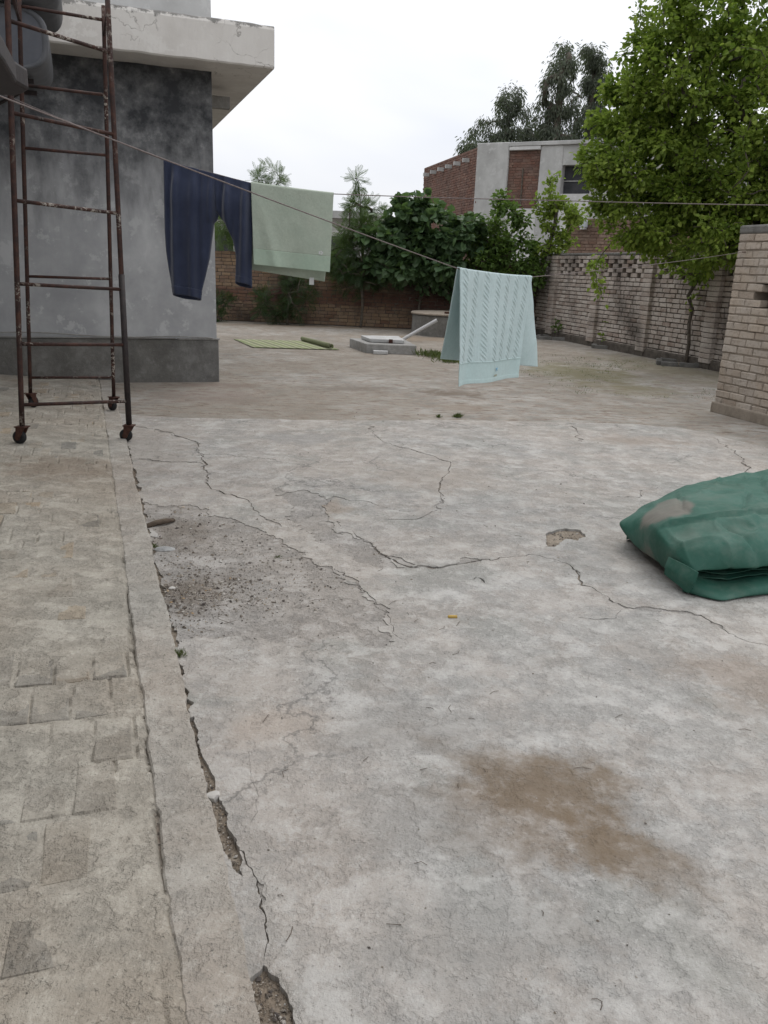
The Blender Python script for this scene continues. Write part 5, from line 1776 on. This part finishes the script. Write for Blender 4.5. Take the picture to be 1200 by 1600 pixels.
def cable(u, s):
    if s > 0.80:
        return np.where(np.abs(s - 0.803) < 0.006, 0.003, 0.0) + (0.0016 if s > 0.965 else 0) + 0 * u
    n = 7
    x = (u * n) % 1.0 - 0.5
    ph = np.floor(u * n) * 0.53
    v = (s / 0.80 * 9.0 + ph) % 1.0
    target = -0.20 + 0.40 * sstep(0.1, 0.9, v)
    d1 = (x + 0.04 - target)
    h = np.exp(-(d1 / 0.06) ** 2) * (0.1 + 0.9 * np.sin(np.pi * v) ** 0.7)
    v2 = (v + 0.42) % 1.0
    h = np.maximum(h, 0.8 * np.exp(-((x + 0.04 + 0.20 - 0.40 * sstep(0.1, 0.9, v2)) / 0.05) ** 2) * np.sin(np.pi * v2))
    ribs = 0.4 * (np.exp(-((x - 0.37) / 0.022) ** 2) + np.exp(-((x - 0.46) / 0.022) ** 2) + np.exp(-((x + 0.45) / 0.022) ** 2))
    return 0.0065 * h + 0.004 * ribs


aqua = thing('bath_towel', 'pale aqua towel with raised cable pattern hanging on the nearer line', 'towel', (0.6, 5.05, 1.4))
P = sheet(T0, T1, (0.372, 4.68, 0.775), (0.85, 5.38, 0.752), (0.315, 4.90, 0.90), (1.0, 5.75, 0.79), 300, 240, 70, aqua_fold, cable, 0.008)
a_o = G().grid(P[:70 + 191]).build('cloth', M_AQUA, aqua, smooth=True)
a_b = G().grid(P[70 + 190:]).build('border', M_AQUA_BAND, aqua, smooth=True)
for q in (a_o, a_b):
    s = q.modifiers.new('solid', 'SOLIDIFY')
    s.thickness, s.offset = 0.005, -1


def on_cloth(Pg, i, j):
    p = Pg[i, j]
    du = Pg[i, min(j + 2, Pg.shape[1] - 1)] - Pg[i, max(j - 2, 0)]
    dv = Pg[min(i + 2, Pg.shape[0] - 1), j] - Pg[max(i - 2, 0), j]
    du, dv = du / np.linalg.norm(du), dv / np.linalg.norm(dv)
    n = np.cross(dv, du)
    n /= np.linalg.norm(n)
    return p, du, dv, n


pc, du, dv, nn = on_cloth(P, 70 + 210, 168)
if nn @ np.array((0.83, -0.55, 0)) < 0:
    nn = -nn
em = G()
for k in range(5):
    a = -2.6 + k * 1.15
    e1, e2 = math.cos(a), math.sin(a)
    tip_ = pc + du * e1 * 0.035 + dv * e2 * 0.018 + nn * 0.011
    l_ = pc + du * -e2 * 0.006 + dv * e1 * 0.004 + nn * 0.010
    r_ = pc - du * -e2 * 0.006 - dv * e1 * 0.004 + nn * 0.010
    em.add([l_, tip_, r_, pc + nn * 0.013], [(0, 1, 3), (1, 2, 3)])
em.build('embroidery', M_EMB_B, a_b)
pc2 = P[70 + 224, 165] + nn * 0.010
em = G()
for k in range(6):
    c = pc2 + du * (k - 2.5) * 0.011
    em.add([c - du * 0.004 - dv * 0.006, c + du * 0.004 - dv * 0.005, c + du * 0.003 + dv * 0.006, c - du * 0.004 + dv * 0.006], [(0, 1, 2, 3)])
em.build('embroidery', M_EMB_T, a_b)

green = thing('hand_towel', 'sage green terry towel hanging next to the navy trousers', 'towel', (-0.75, 6.2, 1.92))


def green_fold(u, s, side):
    a = 0.003 + 0.014 * s
    return a * (np.sin(u * 7 + 1.5) * 0.7 + np.sin(u * 15 + 3 * s + side) * 0.25) + 0.006 * s * side * 0 + 0.003 * vnoise(u * 4, np.full_like(u, s * 3 + side), 2.0, 19, 3) + 0.02 * s * np.exp(-((u - 0.05 - 0.25 * s) / 0.07) ** 2) * (1 if side > 0 else 0)


P = sheet((-1.030, 6.2, 1.943), (-0.446, 6.2, 1.893), (-1.008, 6.16, 1.392), (-0.46, 6.16, 1.360), (-1.05, 6.26, 1.355), (-0.505, 6.25, 1.292), 120, 110, 50, green_fold, None, 0.004)
c1 = 50 + 86
g1 = G().grid(P[:c1 + 1]).build('cloth', M_GREEN_T, green, smooth=True)
g2 = G().grid(P[c1:]).build('border', M_GREEN_B, green, smooth=True)
for q in (g1, g2):
    s = q.modifiers.new('solid', 'SOLIDIFY')
    s.thickness, s.offset = 0.006, -1
pc = P[c1 - 4, 104] + np.array((0, -0.008, 0))
em = G()
for k in range(5):
    a = k * 2 * math.pi / 5
    c = pc + np.array((math.cos(a) * 0.011, 0, math.sin(a) * 0.009))
    em.add([c + np.array((0.006 * math.cos(b), -0.003, 0.006 * math.sin(b))) for b in np.linspace(0, 2 * math.pi, 7)[:-1]], [tuple(range(6))])
em.build('embroidery', M_TAG, g1)
tp = P[0, 98]
G().box(tp + np.array((0, -0.004, -0.012)), (0.035, 0.003, 0.05), 0.0, 0.9, 0.001).build('care_label', M_TAG, green)

# navy trousers: two flattened tubes slung over the line
tr = thing('navy_trousers', 'navy blue trousers hanging by their middle on the farther line', 'trousers', (-1.35, 6.2, 2.0))


def lineZ(x):
    return np.interp(x, [-1.644, -1.276, -1.033], [2.071, 1.993, 1.943])


def zx(xz, yz):
    return -1.644 + (xz - 78) * 0.001386, 2.071 - (yz - 90) * 0.00134


def leg(rows, seed, thick):
    r = np.random.default_rng(seed)
    prof = np.array([(*zx(a, y), zx(b, y)[0]) for y, a, b in rows])     # xl, z, xr
    nrow, seg = 90, 72
    th = np.linspace(0, 2 * math.pi, seg, endpoint=False)
    out = []
    zt, zb = prof[0, 1], prof[-1, 1]
    for s in np.linspace(0, 1, nrow):
        z = zt + (zb - zt) * s
        xl = np.interp(-z, -prof[:, 1], prof[:, 0])
        xr = np.interp(-z, -prof[:, 1], prof[:, 2])
        mid, hw = (xl + xr) / 2, (xr - xl) / 2
        cx = np.sign(np.cos(th)) * np.abs(np.cos(th)) ** 0.75
        x = mid + hw * cx
        tk = thick * (0.12 + 0.88 * sstep(0, 0.25, s)) * (1 - 0.35 * sstep(0.6, 1, s))
        uu = (x - prof[0, 0]) / 0.3
        fold = 0.026 * (np.sin(uu * 16 + seed + 1.5 * s) * (1 - 0.55 * s) + 0.6 * np.sin(uu * 29 + 2 * seed + 2.6 * s) * (1 - 0.7 * s)) * (0.25 + 0.75 * sstep(0, 0.15, s)) + 0.010 * vnoise(uu * 2, np.full_like(uu, s * 3 + seed), 1.6, seed, 3)
        y = -tk * np.sin(th) * 1.0
        front = np.clip(np.sin(th), 0, 1) ** 0.5
        y = y - fold * front + 0.5 * fold * np.clip(-np.sin(th), 0, 1) ** 0.5
        zline = lineZ(x)
        zz = zline * (1 - s) + zb * s
        zz = zz - 0.02 * s * s * np.cos(th * 1 + 0.8)
        out.append(np.column_stack((x, 6.2 + y, zz)))
    R = np.stack([np.vstack((q, q[:1])) for q in out], 0)
    return R


LEFT = [(90, 78, 335), (200, 76, 345), (300, 74, 352), (335, 74, 344), (360, 73, 326), (450, 72, 314), (550, 75, 300), (650, 86, 276), (740, 99, 252), (782, 105, 247)]
RIGHT = [(170, 322, 528), (300, 330, 526), (345, 336, 526), (375, 362, 525), (400, 386, 525), (480, 424, 523), (560, 440, 520), (640, 437, 519), (706, 436, 518)]
for rows, sd_, tk_ in ((LEFT, 3, 0.055), (RIGHT, 8, 0.045)):
    R = leg(rows, sd_, tk_)
    lo = G().grid(R, flip=True).build('trouser_leg', M_NAVY, tr, smooth=True)
    s = lo.modifiers.new('solid', 'SOLIDIFY')
    s.thickness, s.offset = 0.003, -1
    hem = G()
    H2 = R[-7:].copy()
    c = H2.mean((0, 1))
    H2[:, :, :2] = c[:2] + (H2[:, :, :2] - c[:2]) * np.array((1.01, 1.05))
    H2[-1, :, 2] -= 0.002
    ho = hem.grid(H2, flip=True).build('hem', M_NAVY, lo, smooth=True)
    s = ho.modifiers.new('solid', 'SOLIDIFY')
    s.thickness, s.offset = 0.005, -1
# the waist hanging behind the line
wv_ = np.zeros((20, 50, 3))
for i, s in enumerate(np.linspace(0, 1, 20)):
    x = np.linspace(-1.63, -1.045, 50)
    wv_[i] = np.column_stack((x, 6.215 + 0.05 * s + 0.012 * np.sin(x * 40) * s, lineZ(x) + 0.002 - 0.26 * s))
wo_ = G().grid(wv_, flip=True).build('waist', M_NAVY, tr, smooth=True)

# ------------------------------------------------------------------ folded green tarpaulin
def tarp_material():
    m, nt, b = material('green_tarpaulin')
    p = posn(nt)
    n1 = noise(nt, p, 3.2, 7, 0.65, 0.5)
    n2 = noise(nt, p, 11, 7, 0.68, 0.3)
    n3 = noise(nt, p, 420, 2, 0.6)
    c = ramp(nt, n1, [(0.34, (0.012, 0.07, 0.047)), (0.52, (0.022, 0.092, 0.066)), (0.66, (0.042, 0.115, 0.088))])
    c = mixc(nt, mth(nt, 'MULTIPLY', ramp(nt, n2, [(0.48, 0), (0.66, 1)]), 0.35), c, (0.1, 0.155, 0.125))
    nz = noise(nt, p, 8, 5, 0.6)
    mk = blotch(nt, p, 1.45, 4.02, 0.14, 0.25, -0.30, nz, 0.25, 0.72, 0.92)
    c = mixc(nt, mth(nt, 'MULTIPLY', mk, 0.85), c, (0.155, 0.135, 0.115))
    c = mixc(nt, mth(nt, 'MULTIPLY', ramp(nt, noise(nt, p, 2.6, 6, 0.7), [(0.5, 0), (0.68, 1)]), 0.4), c, (0.115, 0.145, 0.118))
    setc(nt, b, c, 0.62, mth(nt, 'ADD', n2, mth(nt, 'MULTIPLY', n3, 0.06)), 0.25, 0.01)
    b.inputs['Specular IOR Level'].default_value = 0.35
    return m


M_TARP = tarp_material()
TARP = [[(1.421, 3.55, 0.05), (1.38, 3.703, 0.06), (1.347, 3.862, 0.07), (1.308, 4.066, 0.08), (1.267, 4.214, 0.13)],
        [(1.453, 3.553, 0.12), (1.375, 3.65, 0.17), (1.325, 3.82, 0.235), (1.345, 4.081, 0.21), (1.333, 4.257, 0.17)],
        [(1.543, 3.561, 0.13), (1.527, 3.602, 0.23), (1.542, 3.792, 0.3), (1.586, 4.138, 0.29), (1.643, 4.495, 0.27)],
        [(1.671, 3.584, 0.13), (1.653, 3.625, 0.24), (1.713, 3.836, 0.31), (1.853, 4.268, 0.3), (1.968, 4.745, 0.28)],
        [(1.803, 3.616, 0.13), (1.812, 3.683, 0.24), (1.904, 3.917, 0.31), (2.099, 4.361, 0.31), (2.391, 5.019, 0.29)],
        [(2.099, 3.667, 0.13), (2.139, 3.793, 0.24), (2.256, 4.046, 0.31), (2.543, 4.614, 0.31), (3.051, 5.525, 0.29)],
        [(2.5, 3.75, 0.12), (2.55, 3.9, 0.22), (2.66, 4.2, 0.29), (2.95, 4.8, 0.29), (3.4, 5.75, 0.26)],
        [(2.75, 3.82, 0.03), (2.8, 4.0, 0.06), (2.9, 4.3, 0.08), (3.15, 4.9, 0.08), (3.5, 5.8, 0.06)]]
T = np.array(TARP)
# underside in front and back: tucked in rows
front_in = T[:, 0] + np.array((0.02, 0.13, -0.01))
back_row = T[:, 4] + np.array((0.03, 0.10, 0))
back_row[:, 2] = 0.0
back_row[0, 2] = 0.05
back_row[0, :2] += (0.10, -0.02)
back_mid = T[:, 4] + np.array((0.03, 0.09, 0))
back_mid[:, 2] *= 0.55
back_mid[0, 2] = 0.09
back_mid[0, :2] += (0.05, -0.02)
T = np.concatenate((front_in[:, None], T, back_mid[:, None], back_row[:, None]), 1)
left_under = T[0] * np.array((1, 1, 0)) + np.array((0.10, 0.03, 0.012))
T = np.concatenate((left_under[None], T), 0)


def cr_interp(A, n):
    """Catmull-Rom along axis 0"""
    m = len(A)
    B = np.concatenate((2 * A[:1] - A[1:2], A, 2 * A[-1:] - A[-2:-1]), 0)
    out = []
    for t in np.linspace(0, m - 1, n):
        i = min(int(t), m - 2)
        f = t - i
        p0, p1, p2, p3 = B[i], B[i + 1], B[i + 2], B[i + 3]
        k = 0.75
        m1, m2 = (p2 - p0) * 0.5 * k, (p3 - p1) * 0.5 * k
        out.append((2 * f ** 3 - 3 * f ** 2 + 1) * p1 + (f ** 3 - 2 * f ** 2 + f) * m1 + (-2 * f ** 3 + 3 * f ** 2) * p2 + (f ** 3 - f ** 2) * m2)
    return np.array(out)


Tg = cr_interp(T, 190)
Tg = np.swapaxes(cr_interp(np.swapaxes(Tg, 0, 1), 170), 0, 1)
X, Y = Tg[..., 0], Tg[..., 1]
hgt = np.clip(Tg[..., 2] / 0.2, 0, 1)
U_ = np.linspace(0, 8, 190)[:, None] + 0 * X
V_ = np.linspace(0, 7, 170)[None] + 0 * X
rg = 1 - np.abs(vnoise(X, Y, 3.4, 204, 3)) * 2.4
wr = 0.012 * vnoise(X, Y, 5, 201, 3) + 0.004 * vnoise(X, Y, 17, 202, 3) + 0.015 * np.clip(rg, 0, 1) ** 4


def creaseline(a, b, w, amp):
    a, b = np.array(a), np.array(b)
    d = b - a
    L = np.hypot(*d)
    d = d / L
    s = (X - a[0]) * d[0] + (Y - a[1]) * d[1]
    q = (X - a[0]) * -d[1] + (Y - a[1]) * d[0]
    q = q + 0.02 * vnoise(X, Y, 6, 211, 2)
    m = sstep(-0.05, 0.1, s) * (1 - sstep(L - 0.1, L + 0.05, s))
    return amp * m * np.exp(-np.abs(q) / w)


wr = wr + creaseline((1.98, 4.0), (2.25, 4.85), 0.014, -0.026) + creaseline((1.50, 3.84), (1.60, 4.4), 0.012, -0.022) \
    + creaseline((1.6, 3.78), (1.75, 3.60), 0.010, -0.018) + creaseline((1.75, 3.9), (1.95, 4.25), 0.012, -0.018) + creaseline((1.85, 4.60), (2.8, 4.95), 0.012, -0.022) + creaseline((1.36, 3.8), (1.44, 3.56), 0.012, 0.014) + creaseline((1.95, 3.9), (1.85, 3.64), 0.012, -0.014)
yc_ = np.interp(X, [1.25, 1.319, 1.542, 1.713, 1.904, 2.256, 2.66, 3.2], [3.80, 3.80, 3.800, 3.846, 3.93, 4.06, 4.21, 4.4])
qf = (Y - yc_) + 0.008 * vnoise(X, Y, 6, 233, 2)
wr = wr + (0.024 * sstep(-0.003, 0.005, qf) * (1 - sstep(0.10, 0.45, qf)) - 0.006 * np.exp(-np.abs(qf + 0.008) / 0.02)) * sstep(1.30, 1.40, X)
wr -= 0.03 * np.exp(-((V_ - 2.55) / 0.22) ** 2) * sstep(1.9, 2.6, U_) * 0.5
Tg[..., 2] += wr * hgt
Tg[..., 2] = np.maximum(Tg[..., 2], 0.003)
tarp = thing('folded_tarpaulin', 'dusty green folded tarpaulin lying on the concrete at the right edge', 'tarpaulin', (1.9, 4.2, 0))
o = G().grid(Tg).build('top_fold', M_TARP, tarp, smooth=True)


def strip(rows, name, noise_amp=0.006, seed=0, thick=0.003):
    A = np.array(rows)                      # (rows, cols, 3)
    B = np.swapaxes(cr_interp(np.swapaxes(A, 0, 1), 110), 0, 1)
    B = cr_interp(B, 26)
    B[..., 2] += noise_amp * vnoise(B[..., 0] * 1.0, B[..., 1], 11, seed, 3)
    B[..., 1] += noise_amp * vnoise(B[..., 0], B[..., 2], 8, seed + 3, 3)
    B[..., 2] = np.maximum(B[..., 2], 0.003)
    q = G().grid(B).build(name, M_TARP, tarp, smooth=True)
    s = q.modifiers.new('solid', 'SOLIDIFY')
    s.thickness = thick
    return q


strip([[(1.50, 3.85, 0.01), (1.56, 3.80, 0.01), (1.62, 3.76, 0.01), (1.72, 3.80, 0.01), (1.85, 3.85, 0.01), (2.12, 3.9, 0.01), (2.7, 4.0, 0.01)],
       [(1.413, 3.594, 0.004), (1.493, 3.532, 0.004), (1.564, 3.502, 0.004), (1.678, 3.552, 0.004), (1.817, 3.597, 0.004), (2.125, 3.67, 0.004), (2.7, 3.8, 0.004)],
       [(1.415, 3.585, 0.045), (1.50, 3.535, 0.035), (1.575, 3.508, 0.022), (1.685, 3.553, 0.03), (1.82, 3.60, 0.045), (2.12, 3.672, 0.045), (2.7, 3.8, 0.04)],
       [(1.456, 3.626, 0.08), (1.541, 3.61, 0.055), (1.609, 3.59, 0.042), (1.703, 3.61, 0.05), (1.831, 3.67, 0.065), (2.12, 3.70, 0.06), (2.7, 3.83, 0.05)],
       [(1.50, 3.75, 0.085), (1.56, 3.75, 0.062), (1.63, 3.72, 0.05), (1.72, 3.75, 0.055), (1.85, 3.8, 0.07), (2.12, 3.85, 0.065), (2.7, 3.95, 0.055)]], 'lower_fold', 0.004, 5)
for k, (dz, dy) in enumerate(((0.075, 0.035), (0.095, 0.05), (0.112, 0.065))):
    strip([[(1.46, 3.60 + dy, dz), (1.56, 3.575 + dy, dz - 0.004), (1.66, 3.60 + dy, dz - 0.008), (1.80, 3.63 + dy, dz + 0.004), (2.1, 3.69 + dy, dz + 0.004), (2.7, 3.82 + dy, dz - 0.02)],
           [(1.50, 3.72 + dy, dz + 0.006), (1.58, 3.72 + dy, dz), (1.68, 3.72 + dy, dz), (1.82, 3.75 + dy, dz + 0.008), (2.1, 3.82 + dy, dz + 0.006), (2.7, 3.95 + dy, dz - 0.015)]], 'inner_fold', 0.007, 20 + k)
strip([[(1.352, 3.66, 0.150), (1.39, 3.585, 0.146), (1.437, 3.498, 0.135)],
       [(1.338, 3.65, 0.11), (1.385, 3.555, 0.092), (1.425, 3.492, 0.085)],
       [(1.342, 3.655, 0.065), (1.385, 3.56, 0.04), (1.416, 3.53, 0.02)]], 'corner_flap', 0.003, 33)

for o in bpy.data.objects:                       # working note only
    if '_l' in o:
        del o['_l']
